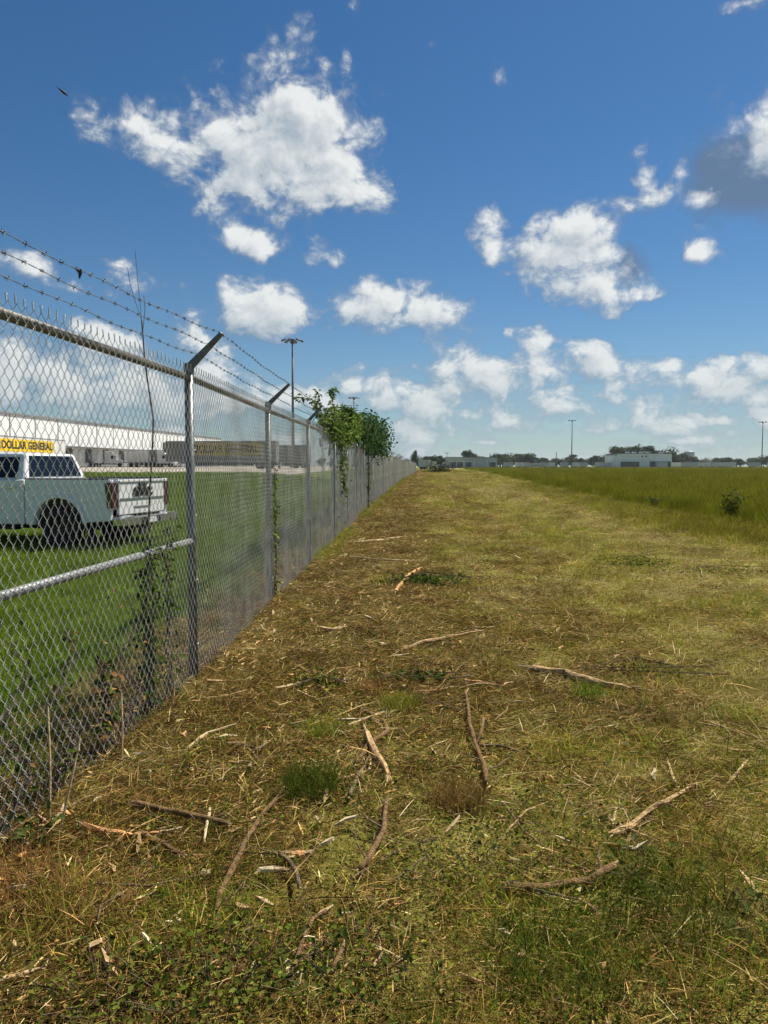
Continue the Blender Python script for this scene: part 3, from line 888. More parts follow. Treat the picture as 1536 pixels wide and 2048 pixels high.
# ------------------------------------------------------------------ long white warehouse
def build_warehouse():
    a = Vector((-76.4, 100.0, 0)); b = Vector((-60.2, 275.0, 0))
    d = (b - a); Lw = d.length; ang = math.atan2(d.y, d.x)
    g = 1.25
    root = thing('warehouse', (a.x, a.y, g), ang, 'long low white warehouse with panelled wall stretching behind the pickup truck', 'warehouse')
    Hh = 10.6
    MB().box(0, Lw, 0.25, 95, 0, Hh - 0.1).build('wall', 'door_dark', root)
    n = 20; w = Lw / n
    pm = MB().box(0.2, w - 0.2, 0, 0.3, 4.6, Hh - 0.35).mesh('wall_panel', 'wall_white', bevel=0.03, seg=1)
    lm = MB().box(0.09, w - 0.09, 0.02, 0.3, 0.1, 4.4).mesh('base_panel', 'wall_white')
    dm = MB().box(w * .5 - 1.5, w * .5 + 1.5, -0.06, 0.12, 1.2, 4.2).mesh('dock_door', 'door_dark')
    sm = MB().box(w * .5 - 1.9, w * .5 + 1.9, -0.3, 0.05, 1.0, 1.25).mesh('dock_bumper', 'black')
    for k in range(n):
        link('wall_panel', pm, root, (k * w, 0, 0)); link('base_panel', lm, root, (k * w, 0, 0))
        o = link('dock_door', dm, root, (k * w, 0, 0)); link('dock_bumper', sm, o)
    MB().box(-0.3, Lw + .3, -0.25, 95.2, Hh - 0.35, Hh).build('roof', 'grey_trim', root)
    MB().box(0.5, Lw - .5, -2.2, -0.02, 4.42, 4.62).build('canopy', 'grey_trim', root)
build_warehouse()

# ------------------------------------------------------------------ yard light masts
def light_mast(loc, h, label, heads=6, rad=2.1, rot=0.3):
    root = thing('light_mast', loc, rot, label, 'light mast', 'tall light masts of the truck yards')
    MB().tube([(0, 0, 0), (0, 0, h * .5), (0, 0, h)], [0.34, 0.25, 0.15], 10).build('pole', 'pole', root, smooth=True)
    MB().tube([(0, 0, 0), (0, 0, 0.5)], 0.6, 10).build('base', 'concrete', root)
    MB().tube([(0, 0, h - 0.6), (0, 0, h + 0.35)], 0.42, 10).build('crown', 'lamp_head', root)
    for k in range(heads):
        a = 2 * math.pi * k / heads; c, s = math.cos(a), math.sin(a)
        MB().tube([(0, 0, h - .1), (c * rad * .6, s * rad * .6, h + 0.05)], 0.08, 5).build('arm', 'pole', root)
        o = MB().prism([(-.5, .18), (.45, .22), (.55, .10), (.4, -.12), (-.5, -.06)], 'y', -.28, .28).build('lamp', 'lamp_head', root, bevel=0.05, loc=(c * rad * .85, s * rad * .85, h + 0.02))
        o.rotation_euler = (0, R(24), a)
light_mast((-18.85, 154, 1.2), 26.0, 'nearest and tallest light mast, rising behind the fence left of centre')
light_mast((-12.05, 297, 1.2), 27.3, 'light mast just above the green bush on the fence')
light_mast((103.0, 407, 0), 26.3, 'light mast rising over the middle of the green field')
light_mast((212.0, 416, 0), 26.0, 'light mast at the right edge above the green field')
light_mast((51.0, 600, 0), 12.0, 'tiny light mast left of the low grey building', 3)
light_mast((90.5, 598, 0), 11.5, 'tiny light mast over the right end of the low grey building', 3)
light_mast((-1.0, 470, 0), 14.0, 'tiny light mast at the far end of the fence', 3)

# ------------------------------------------------------------------ far side of the field
def depot_left():
    root = thing('depot_building', (39.0, 505, 0), 0, 'low grey metal depot with roll doors beyond the left part of the field', 'building')
    W, Hh = 38.0, 7.3
    MB().prism([(0, 0), (W, 0), (W, Hh - .3), (3.5, Hh), (0, Hh - 1.6)], 'y', 0, 30).build('wall', 'grey_wall', root)
    MB().prism([(0, Hh - 1.55), (3.5, Hh + .05), (W + .4, Hh - .25), (W + .4, Hh + .1), (3.4, Hh + .4), (-.4, Hh - 1.25)], 'y', -.4, 30.4).build('roof', 'grey_trim', root)
    for x, w in ((6.5, 3.6), (10.9, 4.0), (16.6, 4.0), (33.0, 4.0)):
        d = MB().box(x, x + w, -0.25, -0.05, 0, 4.2).build('roll_door', 'door_dark', root)
        MB().box(x - .2, x + w + .2, -.3, -.02, 4.2, 4.5).build('lintel', 'wall_white', d)
    for x in (15.2, 22.5, 30.9):
        MB().box(x, x + .35, -.2, -.02, 0, 5.6).build('pilaster', 'wall_white', root)
depot_left()

def depot_right():
    root = thing('depot_building', (156.6, 500, 0), 0, 'pale two storey depot with rooftop units in front of the tall tree clump', 'building')
    W, Hh = 37.5, 9.7
    MB().prism([(0, 0), (W, 0), (W, Hh), (1.5, Hh), (0, Hh - 1.2)], 'y', 0, 26).build('wall', 'wall_white', root)
    MB().box(-0.3, W + .3, -.3, 26.3, Hh, Hh + .35).build('roof', 'grey_trim', root)
    for x in (8.5, 13, 18, 22.5, 31):
        MB().box(x, x + 2.2, 5, 8, Hh + .35, Hh + 1.5).build('rooftop_unit', 'trailer_white', root)
    MB().box(3.0, 15.6, -0.2, -0.03, 0.0, 4.4).build('roll_door', 'door_dark', root)
    MB().box(2.5, 16.2, -1.6, -0.03, 4.4, 4.7).build('canopy', 'wall_white', root)
    MB().box(22.8, 37.0, -0.2, -0.03, 0, 4.6).build('roll_door', 'door_dark', root)
    MB().box(26.0, 33.0, -4.5, -0.3, 0, 4.3).build('loading_annex', 'grey_wall', root)
    MB().box(22.6, 33.4, -1.0, -0.03, 4.7, 5.3).build('canopy', 'wall_white', root)
    for x in (17.0, 19.6): MB().box(x, x + 1.1, -.12, -.02, 7.5, 8.4).build('vent', 'door_dark', root)
depot_right()

def far_trailer_row():
    spans = [(14.0, 17.8, 'grey_wall', 300), (27.8, 29.2, 'trailer_white', 420), (81.9, 88.1, 'grey_wall', 505), (92.2, 93.9, 'trailer_white', 505), (95.5, 99.3, 'grey_wall', 510),
             (108.7, 112.2, 'grey_wall', 512), (116.6, 118.7, 'trailer_white', 515), (123.3, 127.4, 'grey_wall', 515), (129.8, 135.4, 'trailer_white', 512),
             (136.5, 141.7, 'grey_wall', 515), (146.4, 158.2, 'trailer_white', 512), (197.0, 204.9, 'trailer_white', 512), (202.9, 213.8, 'grey_wall', 506),
             (218.3, 226.6, 'trailer_white', 514), (228.2, 231.0, 'grey_wall', 516), (227.2, 240.5, 'trailer_white', 506), (250.7, 258.3, 'grey_wall', 508), (263.8, 272.0, 'trailer_white', 508), (276.8, 287.8, 'grey_wall', 508)]
    names = ['trailer closest to the far end of the chain link fence', 'narrow white trailer end between the brush pile and the low grey depot', 'grey trailer just right of the low grey depot', 'narrow white trailer end right of the low grey depot',
             'dark grey trailer left of the white bus', 'grey trailer just right of the white bus', 'narrow trailer end left of the middle light mast', 'grey trailer standing left of the middle light mast foot',
             'white trailer at the foot of the middle light mast', 'grey trailer right of the middle light mast foot', 'long white trailer left of the pale two storey depot', 'white trailer touching the right side of the pale depot',
             'long grey trailer in front of the water tower', 'white trailer right of the water tower', 'short grey trailer end in the gap right of the water tower', 'long white trailer left of the dark tree gap near the right edge',
             'grey trailer at the foot of the right light mast', 'white trailer at the far right edge of the field', 'grey trailer beyond the right edge of the field']
    for (a, b, mat, dist), nm in zip(spans, names):
        x0, x1 = a, b
        w = x1 - x0
        if w < 3.2:                              # seen end on
            box_trailer(((x0 + x1) / 2, dist, 0), R(90), nm, mat, 14.6, None, -1, False, 'trailers along the far side of the field')
        else:
            box_trailer((x0, dist + 1.3, 0), 0, nm, mat, max(w, 4.9), None, -1, False, 'trailers along the far side of the field')
    # white bus with a row of windows
    root = thing('bus', (101.0, 514, 0), 0, 'low white bus with dark windows among the far trailers', 'bus')
    MB().box(0, 7.4, -1.2, 1.2, 0.5, 3.0).build('body', 'trailer_white', root, bevel=0.2)
    for k in range(5): MB().box(0.5 + k * 1.35, 1.5 + k * 1.35, -1.24, -1.18, 1.7, 2.6).build('window', 'glass_dark', root)
    for x in (1.5, 5.8):
        for s in (-1, 1): MB().tube([(x, s * .8, .48), (x, s * 1.22, .48)], .48, 12).build('wheel', 'rubber', root)
far_trailer_row()

def water_tower():
    root = thing('water_tower', (617, 1500, 0), 0, 'blue grey water tower with a wide ribbed tank on the horizon', 'water tower')
    prof = [(6.4, 0), (6.4, 17), (7.0, 19), (9.4, 22.5), (9.6, 28), (9.2, 30.2), (6, 31.6), (0.1, 32)]
    n = 32; v = []; f = []
    def lath(pr):
        m = len(pr); vv = []; ff = []
        for k in range(n):
            a = 2 * math.pi * k / n
            rr = 1.0
            vv += [(r * rr * math.cos(a), r * rr * math.sin(a), z) for r, z in pr]
        for k in range(n):
            for j in range(m - 1): ff.append((k * m + j, k * m + j + 1, ((k + 1) % n) * m + j + 1, ((k + 1) % n) * m + j))
        return vv, ff
    MB().add(*lath(prof[:3])).build('pedestal', 'tower_blue', root, smooth=True)
    MB().add(*lath(prof[2:])).build('tank', 'tower_blue', root, smooth=True)
    for k in range(16):
        a = 2 * math.pi * k / 16
        o = MB().box(9.3, 10.1, -.35, .35, 22.4, 29.5).build('rib', 'grey_trim', root); o.rotation_euler = (0, 0, a)
water_tower()

def antenna(loc, h, label):
    root = thing('antenna_mast', loc, 0, label, 'antenna mast', 'thin antenna masts on the horizon')
    for k in range(3):
        a = 2 * math.pi * k / 3
        MB().tube([(1.3 * math.cos(a), 1.3 * math.sin(a), 0), (.2 * math.cos(a), .2 * math.sin(a), h)], 0.12, 4).build('leg', 'pole', root)
    for k in range(9):
        z = h * (k + .5) / 9.5; r = 1.3 - 1.1 * z / h
        MB().tube([(r * math.cos(t), r * math.sin(t), z + (1.2 if i % 2 else 0)) for i, t in enumerate([0, 2.09, 4.19, 6.28])], 0.07, 4).build('brace', 'pole', root)
antenna((100.0, 700, 0), 13.5, 'thin antenna mast behind the right end of the low grey depot')
antenna((172.0, 740, 0), 15.5, 'thin antenna mast between the two depots on the horizon')

# ------------------------------------------------------------------ plants: leaf and blade builders
def rot_frames(d):
    """Two unit vectors across each direction d (N,3)."""
    ref = np.where(np.abs(d[:, 2:3]) > 0.9, np.array([[1.0, 0, 0]]), np.array([[0, 0, 1.0]]))
    a = np.cross(d, ref); a /= np.linalg.norm(a, axis=1)[:, None] + 1e-9
    return a, np.cross(a, d)

def blades(rg, base, heading, tilt, length, width, cols, curl=0.5):
    """Tapering bent blades. base (N,3), heading/tilt angles (tilt from vertical), returns v, faces, tint."""
    n = len(base)
    d0 = np.stack([np.cos(heading) * np.sin(tilt), np.sin(heading) * np.sin(tilt), np.cos(tilt)], 1)
    t2 = np.clip(tilt + curl * rg.uniform(0.2, 1.0, n), 0, 1.62)
    d1 = np.stack([np.cos(heading) * np.sin(t2), np.sin(heading) * np.sin(t2), np.cos(t2)], 1)
    tw = rg.uniform(0, math.pi, n)
    side = np.stack([np.cos(heading + math.pi / 2), np.sin(heading + math.pi / 2), np.zeros(n)], 1)
    side = side * np.cos(tw * .6)[:, None] + np.cross(d0, side) * np.sin(tw * .6)[:, None]
    L = length[:, None]; W = width[:, None]
    m = base + d0 * L * 0.5
    t = m + d1 * L * 0.5
    v = np.stack([base - side * W * .4, base + side * W * .4, m - side * W * .5, m + side * W * .5, t], 1).reshape(-1, 3)
    o = np.arange(n)[:, None] * 5
    q = np.concatenate([o, o + 1, o + 3, o + 2], 1); tr = np.concatenate([o + 2, o + 3, o + 4], 1)
    return v, q, tr, np.repeat(cols, 5, 0)

def leaves(rg, pos, size, cols, droop=0.35, wide=0.55):
    """Folded pointed leaves with a random lie."""
    n = len(pos)
    h = rg.uniform(0, 2 * math.pi, n); p = rg.normal(droop, 0.5, n)
    d = np.stack([np.cos(h) * np.cos(p), np.sin(h) * np.cos(p), -np.sin(p)], 1)
    a, b = rot_frames(d)
    r = rg.normal(0, 0.6, n)[:, None]
    a, b = a * np.cos(r) + b * np.sin(r), b * np.cos(r) - a * np.sin(r)
    L = size[:, None]; W = L * wide * 0.5
    m = pos + d * L * 0.45
    v = np.stack([pos, m - a * W + b * W * .35, m - b * W * .12, m + a * W + b * W * .35, pos + d * L - b * L * .08], 1).reshape(-1, 3)
    o = np.arange(n)[:, None] * 5
    q = np.concatenate([np.concatenate([o, o + 2, o + 4, o + 1], 1), np.concatenate([o, o + 3, o + 4, o + 2], 1)], 0)
    return v, q, np.repeat(cols, 5, 0)

def pick(rg, pal, n, jit=0.25):
    pal = np.array(pal); c = pal[rg.integers(0, len(pal), n)]
    return np.clip(c * rg.uniform(1 - jit, 1 + jit, (n, 1)) * rg.uniform(0.92, 1.08, (n, 3)), 0.003, 0.95)

STRAW = [(0.5504, 0.3513, 0.1107), (0.4586, 0.2852, 0.0866), (0.344, 0.2037, 0.0626), (0.688, 0.4685, 0.1828), (0.2637, 0.1528, 0.0462), (0.7797, 0.5602, 0.2599)]
BROWN = [(0.1963, 0.1078, 0.0365), (0.1386, 0.0764, 0.0243), (0.2541, 0.1421, 0.0486), (0.0924, 0.051, 0.0178)]
GREEN = [(0.1723, 0.2186, 0.0189), (0.2253, 0.2636, 0.0284), (0.1258, 0.1738, 0.0161), (0.2783, 0.283, 0.0378)]
LUSH = [(0.122, 0.205, 0.0151), (0.1586, 0.2434, 0.0202), (0.0976, 0.1665, 0.0142), (0.2074, 0.2818, 0.0302)]
OLIVE = [(0.2565, 0.2288, 0.0325), (0.324, 0.2598, 0.0456), (0.2025, 0.1918, 0.0263), (0.378, 0.2906, 0.0609)]
DARKLEAF = [(0.043, 0.0745, 0.0109), (0.065, 0.0998, 0.0126), (0.087, 0.1218, 0.0168), (0.031, 0.0546, 0.0101)]
DRYLEAF = [(0.2475, 0.135, 0.047), (0.165, 0.093, 0.0328), (0.33, 0.21, 0.0706)]
FIELD = [(0.1066, 0.1452, 0.0066), (0.138, 0.1693, 0.0092), (0.1819, 0.1814, 0.0119), (0.0878, 0.121, 0.0066), (0.2007, 0.1693, 0.0145)]
PALE = [(0.609, 0.47, 0.21), (0.525, 0.41, 0.17), (0.4515, 0.37, 0.14), (0.378, 0.34, 0.11), (0.693, 0.56, 0.3)]
CHIP = [(0.5775, 0.4182, 0.168), (0.672, 0.5202, 0.232), (0.483, 0.306, 0.112), (0.735, 0.612, 0.32)]

def clump(name, mat, parts):
    """parts: list of (v, quads, tris or None, tint)."""
    V, Q, T, Cc, o = [], [], [], [], 0
    for v, q, t, c in parts:
        V.append(v); Q.append(q + o); Cc.append(c)
        if t is not None: T.append(t + o)
        o += len(v)
    f = [np.concatenate(Q)] + ([np.concatenate(T)] if T else [])
    return bpy.data.objects.new(name, fast_mesh(name, np.concatenate(V), f, mat, np.concatenate(Cc)))

def disc(rg, n, r, z0=0.0, z1=0.0):
    a = rg.uniform(0, 2 * math.pi, n); q = r * np.sqrt(rg.random(n))
    return np.stack([q * np.cos(a), q * np.sin(a), rg.uniform(z0, z1, n) if z1 > z0 else np.full(n, z0)], 1)

def straw_bits(rg, n, r, pal, l0, l1, w0, w1, zmax, flat=0.28):
    b = disc(rg, n, r, 0, 1); b[:, 2] = zmax * rg.random(n) ** 1.6
    return blades(rg, b, rg.uniform(0, 6.283, n), np.clip(rg.normal(1.45, flat, n), 0.3, 1.62), rg.uniform(l0, l1, n), rg.uniform(w0, w1, n), pick(rg, pal, n), 0.25)

def grass_bits(rg, n, r, pal, l0, l1, w0, w1, tilt=0.5, curl=0.8):
    b = disc(rg, n, r)
    return blades(rg, b, rg.uniform(0, 6.283, n), np.abs(rg.normal(0, tilt, n)), rg.uniform(l0, l1, n), rg.uniform(w0, w1, n), pick(rg, pal, n), curl)

def leaf_bits(rg, n, r, pal, s0, s1, zmax):
    p = disc(rg, n, r, 0, 1); p[:, 2] = 0.005 + zmax * rg.random(n)
    v, q, c = leaves(rg, p, rg.uniform(s0, s1, n), pick(rg, pal, n), 0.05, 0.6)
    return v, q, None, c

def make_clumps():
    K = {}
    rg = np.random.default_rng(21)
    def coll(nm, mk, n):
        c = bpy.data.collections.new(nm)
        for i in range(n): c.objects.link(mk('%s_%02d' % (nm, i)))
        K[nm] = c
    coll('brown_straw', lambda nm: clump(nm, 'straw', [straw_bits(rg, 62, .17, STRAW + BROWN + BROWN, .03, .13, .0014, .0034, .045, .34), straw_bits(rg, 66, .16, BROWN + BROWN + DARKLEAF + OLIVE, .03, .10, .002, .0045, .03, .4)]), 6)
    coll('leaf_litter', lambda nm: clump(nm, 'leaf', [leaf_bits(rg, 60, .17, DARKLEAF + DARKLEAF + GREEN + DRYLEAF, .008, .024, .04), straw_bits(rg, 34, .16, STRAW + BROWN, .03, .11, .0012, .0028, .04)]), 6)
    coll('green_mown', lambda nm: clump(nm, 'grass', [grass_bits(rg, 80, .15, GREEN + OLIVE, .03, .085, .0018, .0036, .75, .9), straw_bits(rg, 22, .16, STRAW, .03, .10, .0014, .003, .03)]), 6)
    coll('dry_stubble', lambda nm: clump(nm, 'straw', [grass_bits(rg, 55, .15, PALE + OLIVE, .03, .09, .0014, .003, .8, .9), straw_bits(rg, 60, .17, PALE, .04, .14, .0014, .003, .04)]), 6)
    coll('wood_chips', lambda nm: clump(nm, 'straw', [straw_bits(rg, 12, .2, CHIP, .02, .085, .004, .010, .04, .2), straw_bits(rg, 30, .18, CHIP + STRAW, .02, .09, .0016, .004, .035)]), 5)
    coll('cut_stems', lambda nm: clump(nm, 'straw', [straw_bits(rg, 6, .22, STRAW + BROWN + BROWN, .12, .34, .002, .0042, .05, .12), straw_bits(rg, 16, .2, STRAW + OLIVE, .08, .2, .0016, .003, .06, .3), straw_bits(rg, 30, .18, BROWN + OLIVE, .03, .1, .0016, .0035, .03, .4)]), 6)
    coll('rough_grass', lambda nm: clump(nm, 'grass', [grass_bits(rg, 60, .16, GREEN + LUSH + OLIVE, .07, .20, .0022, .0042, .8, 1.0), straw_bits(rg, 14, .16, STRAW, .06, .22, .0016, .003, .07)]), 6)
    coll('lawn_turf', lambda nm: clump(nm, 'grass', [grass_bits(rg, 110, .16, LUSH, .05, .11, .0024, .0042, .5, .9)]), 6)
    coll('field_tall', lambda nm: clump(nm, 'grass', [grass_bits(rg, 120, .36, FIELD, .24, .52, .005, .010, .38, .8), grass_bits(rg, 16, .36, FIELD + OLIVE + [(.20, .12, .04)], .4, .66, .003, .006, .22, .5)]), 6)
    coll('field_edge', lambda nm: clump(nm, 'grass', [grass_bits(rg, 110, .28, FIELD + [(.20, .13, .03), (.17, .12, .025)] + OLIVE, .12, .34, .004, .008, .5, .8)]), 6)
    return K
CL = make_clumps()

def scatter(name, pts, coll, scale, mat_label, idxn, seed=0):
    """One object of countless small plants: each vertex carries a clump with its own turn and size."""
    rg = np.random.default_rng(seed); n = len(pts)
    me = bpy.data.meshes.new(name)
    me.vertices.add(n); me.vertices.foreach_set('co', np.asarray(pts, np.float32).ravel())
    a = me.attributes.new('turn', 'FLOAT_VECTOR', 'POINT')
    rot = np.stack([rg.normal(0, .10, n), rg.normal(0, .10, n), rg.uniform(0, 6.283, n)], 1)
    a.data.foreach_set('vector', rot.astype(np.float32).ravel())
    a = me.attributes.new('size', 'FLOAT', 'POINT'); a.data.foreach_set('value', np.asarray(scale, np.float32))
    a = me.attributes.new('pick', 'INT', 'POINT'); a.data.foreach_set('value', rg.integers(0, idxn, n).astype(np.int32))
    o = link(name, me)
    g = bpy.data.node_groups.new(name, 'GeometryNodeTree')
    g.interface.new_socket('Geometry', in_out='INPUT', socket_type='NodeSocketGeometry')
    g.interface.new_socket('Geometry', in_out='OUTPUT', socket_type='NodeSocketGeometry')
    N, Lk = g.nodes, g.links
    gi = N.new('NodeGroupInput'); go = N.new('NodeGroupOutput')
    ci = N.new('GeometryNodeCollectionInfo'); ci.inputs['Collection'].default_value = coll
    ci.inputs['Separate Children'].default_value = True; ci.inputs['Reset Children'].default_value = True
    ip = N.new('GeometryNodeInstanceOnPoints'); ip.inputs['Pick Instance'].default_value = True
    def na(nm, t):
        x = N.new('GeometryNodeInputNamedAttribute'); x.data_type = t; x.inputs['Name'].default_value = nm
        return [s for s in x.outputs if s.enabled and s.name == 'Attribute'][0]
    er = N.new('FunctionNodeEulerToRotation'); Lk.new(na('turn', 'FLOAT_VECTOR'), er.inputs[0])
    Lk.new(gi.outputs[0], ip.inputs['Points']); Lk.new(ci.outputs[0], ip.inputs['Instance'])
    Lk.new(na('pick', 'INT'), ip.inputs['Instance Index']); Lk.new(er.outputs[0], ip.inputs['Rotation'])
    Lk.new(na('size', 'FLOAT'), ip.inputs['Scale'])
    Lk.new(ip.outputs[0], go.inputs[0])
    md = o.modifiers.new('plants', 'NODES'); md.node_group = g
    tag(o, mat_label, 'grass', kind='stuff')
    return o

def sow(dens, y0, y1, xlo, xhi, rg):
    """Random points between two lines xlo(y), xhi(y)."""
    yy = np.linspace(y0, y1, 60); w = np.maximum(xhi(yy) - xlo(yy), 0)
    n = int(dens * w.mean() * (y1 - y0))
    y = rg.uniform(y0, y1, n * 3); wl_ = np.maximum(xhi(y) - xlo(y), 0)
    y = y[rg.random(n * 3) < wl_ / w.max()][:n]
    x = xlo(y) + (xhi(y) - xlo(y)) * rg.random(len(y))
    return np.stack([x, y], 1)

def build_ground_cover():
    rg = np.random.default_rng(5)
    right = lambda y: np.minimum(field_edge(y) + 0.4, 0.62 * np.abs(y) + 2.2)
    fen = lambda y: fence_x(y) - 0.7
    P = []; Sc = []
    for dens, y0, y1, sc in ((210, 1.0, 3.2, .85), (150, 3.2, 5.5, .95), (90, 5.5, 9, 1.05), (42, 9, 16, 1.2), (18, 16, 30, 1.6), (6, 30, 60, 2.3), (1.6, 60, 120, 3.6), (.6, 120, 230, 5)):
        p = sow(dens, y0, y1, fen, right, rg); P.append(p); Sc.append(sc * rg.uniform(.75, 1.25, len(p)))
    P = np.concatenate(P); Sc = np.concatenate(Sc)
    x, y = P[:, 0], P[:, 1]
    t = x - fence_x(y)
    n1 = noise2(x, y, 0.55, 41, 3); n2 = noise2(x, y, 1.3, 42, 3); n3 = noise2(x, y, 2.4, 43, 2)
    turf = sstep(1.5, 3.1, t + (n1 - .5) * 2.6)
    # share of each kind at every point
    near = 1 - sstep(2.4, 4.0, y)
    w = {
        'brown_straw': .35 * (1 - turf) + 1.6 * near * (1 - sstep(-.75, -.35, x)) + (1 - turf) * (1.0 + 1.2 * (n2 - .45)) * (1 - .6 * near) + .15 + .5 * turf * sstep(.55, .7, n1),
        'leaf_litter': (1 - turf) * (.62 + 3.0 * np.clip(n3 - .45, 0, 1)) * (1 + 1.8 * near) + .2 + .3 * near,
        'green_mown': .05 + .1 * turf + turf * (.75 + 3.2 * (n2 - .5)) + .6 * sstep(.62, .74, n2) * (1 - turf) + .5 * near * sstep(-.6, .4, x),
        'dry_stubble': .12 + turf * (.8 + 3.4 * (n1 - .5)) + .9 * sstep(4.2, 5.2, t) + .25 * (1 - turf) * sstep(.5, .65, n3),
        'wood_chips': (.42 + .4 * sstep(4.5, 6.5, y)) * (1 - turf) + .012,
        'rough_grass': .9 * sstep(.57, .66, n1) * turf + .9 * sstep(.5, .64, n2) * near + .25 * sstep(4.6, 5.6, t) * sstep(8, 14, y) + 1.0 * near * sstep(.1, .7, x) * sstep(.35, .5, n1),
        'cut_stems': .10 + .10 * (1 - turf) + .08 * near,
    }
    band = noise2(t * 1.1, y * .07, 1.0, 46, 2)
    w['green_mown'] = w['green_mown'] + turf * 2.4 * sstep(.5, .68, band)
    w['brown_straw'] = w['brown_straw'] + turf * 1.1 * sstep(.5, .36, band) * (band < .5)
    w['rough_grass'] = w['rough_grass'] + turf * .8 * sstep(.6, .75, band)
    path = np.exp(-((t - 5.9 - (n1 - .5)) / .8) ** 2) * sstep(6, 10, y)     # pale windrow of dry cut grass
    w['dry_stubble'] = w['dry_stubble'] + 4.0 * path
    names = list(w); Wt = np.clip(np.stack([w[k] for k in names], 1), 0, None); Wt /= Wt.sum(1, keepdims=True)
    ch = (rg.random((len(P), 1)) > np.cumsum(Wt, 1)).sum(1).clip(0, len(names) - 1)
    z = terrain(x, y)
    lab = {'cut_stems': 'thin cut stems and reeds lying criss cross over the mown strip', 'brown_straw': 'brown shredded straw and stems covering the cleared strip beside the fence', 'leaf_litter': 'chopped dark green and brown leaves strewn over the cleared strip',
           'green_mown': 'short yellow green mown grass along the cleared strip', 'dry_stubble': 'dry tan stubble and cut grass on the right of the strip',
           'wood_chips': 'pale wood chips and splinters strewn in the litter by the fence', 'rough_grass': 'patches of longer green grass left standing in the mown strip'}
    for i, k in enumerate(names):
        s = ch == i
        scatter(k, np.stack([x[s], y[s], z[s]], 1), CL[k], Sc[s], lab[k], len(CL[k].objects), 60 + i)
    # weeds the mower missed along the foot of the fence
    y = 11.5 + 90 * rg.random(800) ** 1.3; xx = fence_x(y) + rg.normal(.03, .14, len(y))
    keep = noise2(xx * 0, y, .5, 61, 2) > .42; y = y[keep]; xx = xx[keep]
    scatter('fence_weeds', np.stack([xx, y, terrain(xx, y)], 1), CL['rough_grass'], rg.uniform(.6, 1.5, len(y)) * (1 + y * .012), 'ragged weeds left standing along the foot of the fence', 6, 79)
    # lawn behind the fence
    P = []; Sc = []
    lo = lambda y: np.minimum(-0.66 * np.abs(y) - 2.5, fence_x(y) - 1)
    hi = lambda y: fence_x(y) - 0.3
    for dens, y0, y1, sc in ((70, 1.2, 6, 1.0), (48, 6, 12, 1.1), (24, 12, 22, 1.35), (8, 22, 40, 2.0), (3, 40, 64, 2.6)):
        p = sow(dens, y0, y1, lo, hi, rg); P.append(p); Sc.append(sc * rg.uniform(.7, 1.3, len(p)))
    P = np.concatenate(P); Sc = np.concatenate(Sc)
    z = terrain(P[:, 0], P[:, 1])
    edge = fence_x(P[:, 1]) - P[:, 0]
    keep = rg.random(len(P)) < .1 + sstep(.3, 1.0, edge + (noise2(P[:, 0], P[:, 1], .8, 45, 2) - .5))
    scatter('lawn_grass', np.concatenate([P, z[:, None]], 1)[keep], CL['lawn_turf'], Sc[keep], 'lush green lawn grass behind the chain link fence', 6, 80)
    # tall field on the right
    P = []; Sc = []
    xl = lambda y: field_edge(y) + .1
    xr = lambda y: np.maximum(0.62 * y + 5, field_edge(y) + 6)
    for dens, y0, y1, sc in ((11, 6, 24, .95), (8, 24, 45, 1.1), (2.0, 45, 90, 1.35), (.7, 90, 170, 1.6), (.16, 170, 330, 2.2), (.06, 330, 500, 3.0)):
        p = sow(dens, y0, y1, xl, xr, rg); P.append(p); Sc.append(sc * rg.uniform(.7, 1.2, len(p)))
    P = np.concatenate(P); Sc = np.concatenate(Sc)
    e = P[:, 0] - field_edge(P[:, 1]) + (noise2(P[:, 0], P[:, 1], .4, 51, 3) - .5) * 1.6
    Sc = Sc * (0.45 + .55 * sstep(0, 1.6, e)) * (0.85 + .4 * noise2(P[:, 0], P[:, 1], .12, 52, 2))
    keep = e > 0
    z = terrain(P[:, 0], P[:, 1])
    Pf = np.concatenate([P, z[:, None]], 1)
    # far clumps keep a natural height
    scatter('field_grass', Pf[keep], CL['field_tall'], np.minimum(Sc, 2.0)[keep], 'tall olive green grass of the uncut field on the right', 6, 81)
    # knee high orange tinged fringe between the strip and the field
    p1 = sow(26, 7, 22, lambda y: field_edge(y) - 2.4, lambda y: field_edge(y) + .3, rg)
    p2 = sow(9, 22, 60, lambda y: field_edge(y) - 2.2, lambda y: field_edge(y) + .3, rg)
    p = np.concatenate([p1, p2]); e = (p[:, 0] - field_edge(p[:, 1]) + 2.3) / 2.3
    keep = rg.random(len(p)) < np.clip(e * 1.3 + (noise2(p[:, 0], p[:, 1], .6, 53, 2) - .5) * 1.2, .05, 1)
    p = p[keep]
    scatter('fringe_grass', np.concatenate([p, terrain(p[:, 0], p[:, 1])[:, None]], 1), CL['field_edge'], rg.uniform(.5, 1.0, len(p)), 'ankle high orange and olive grass fringe along the field edge', 6, 82)
build_ground_cover()

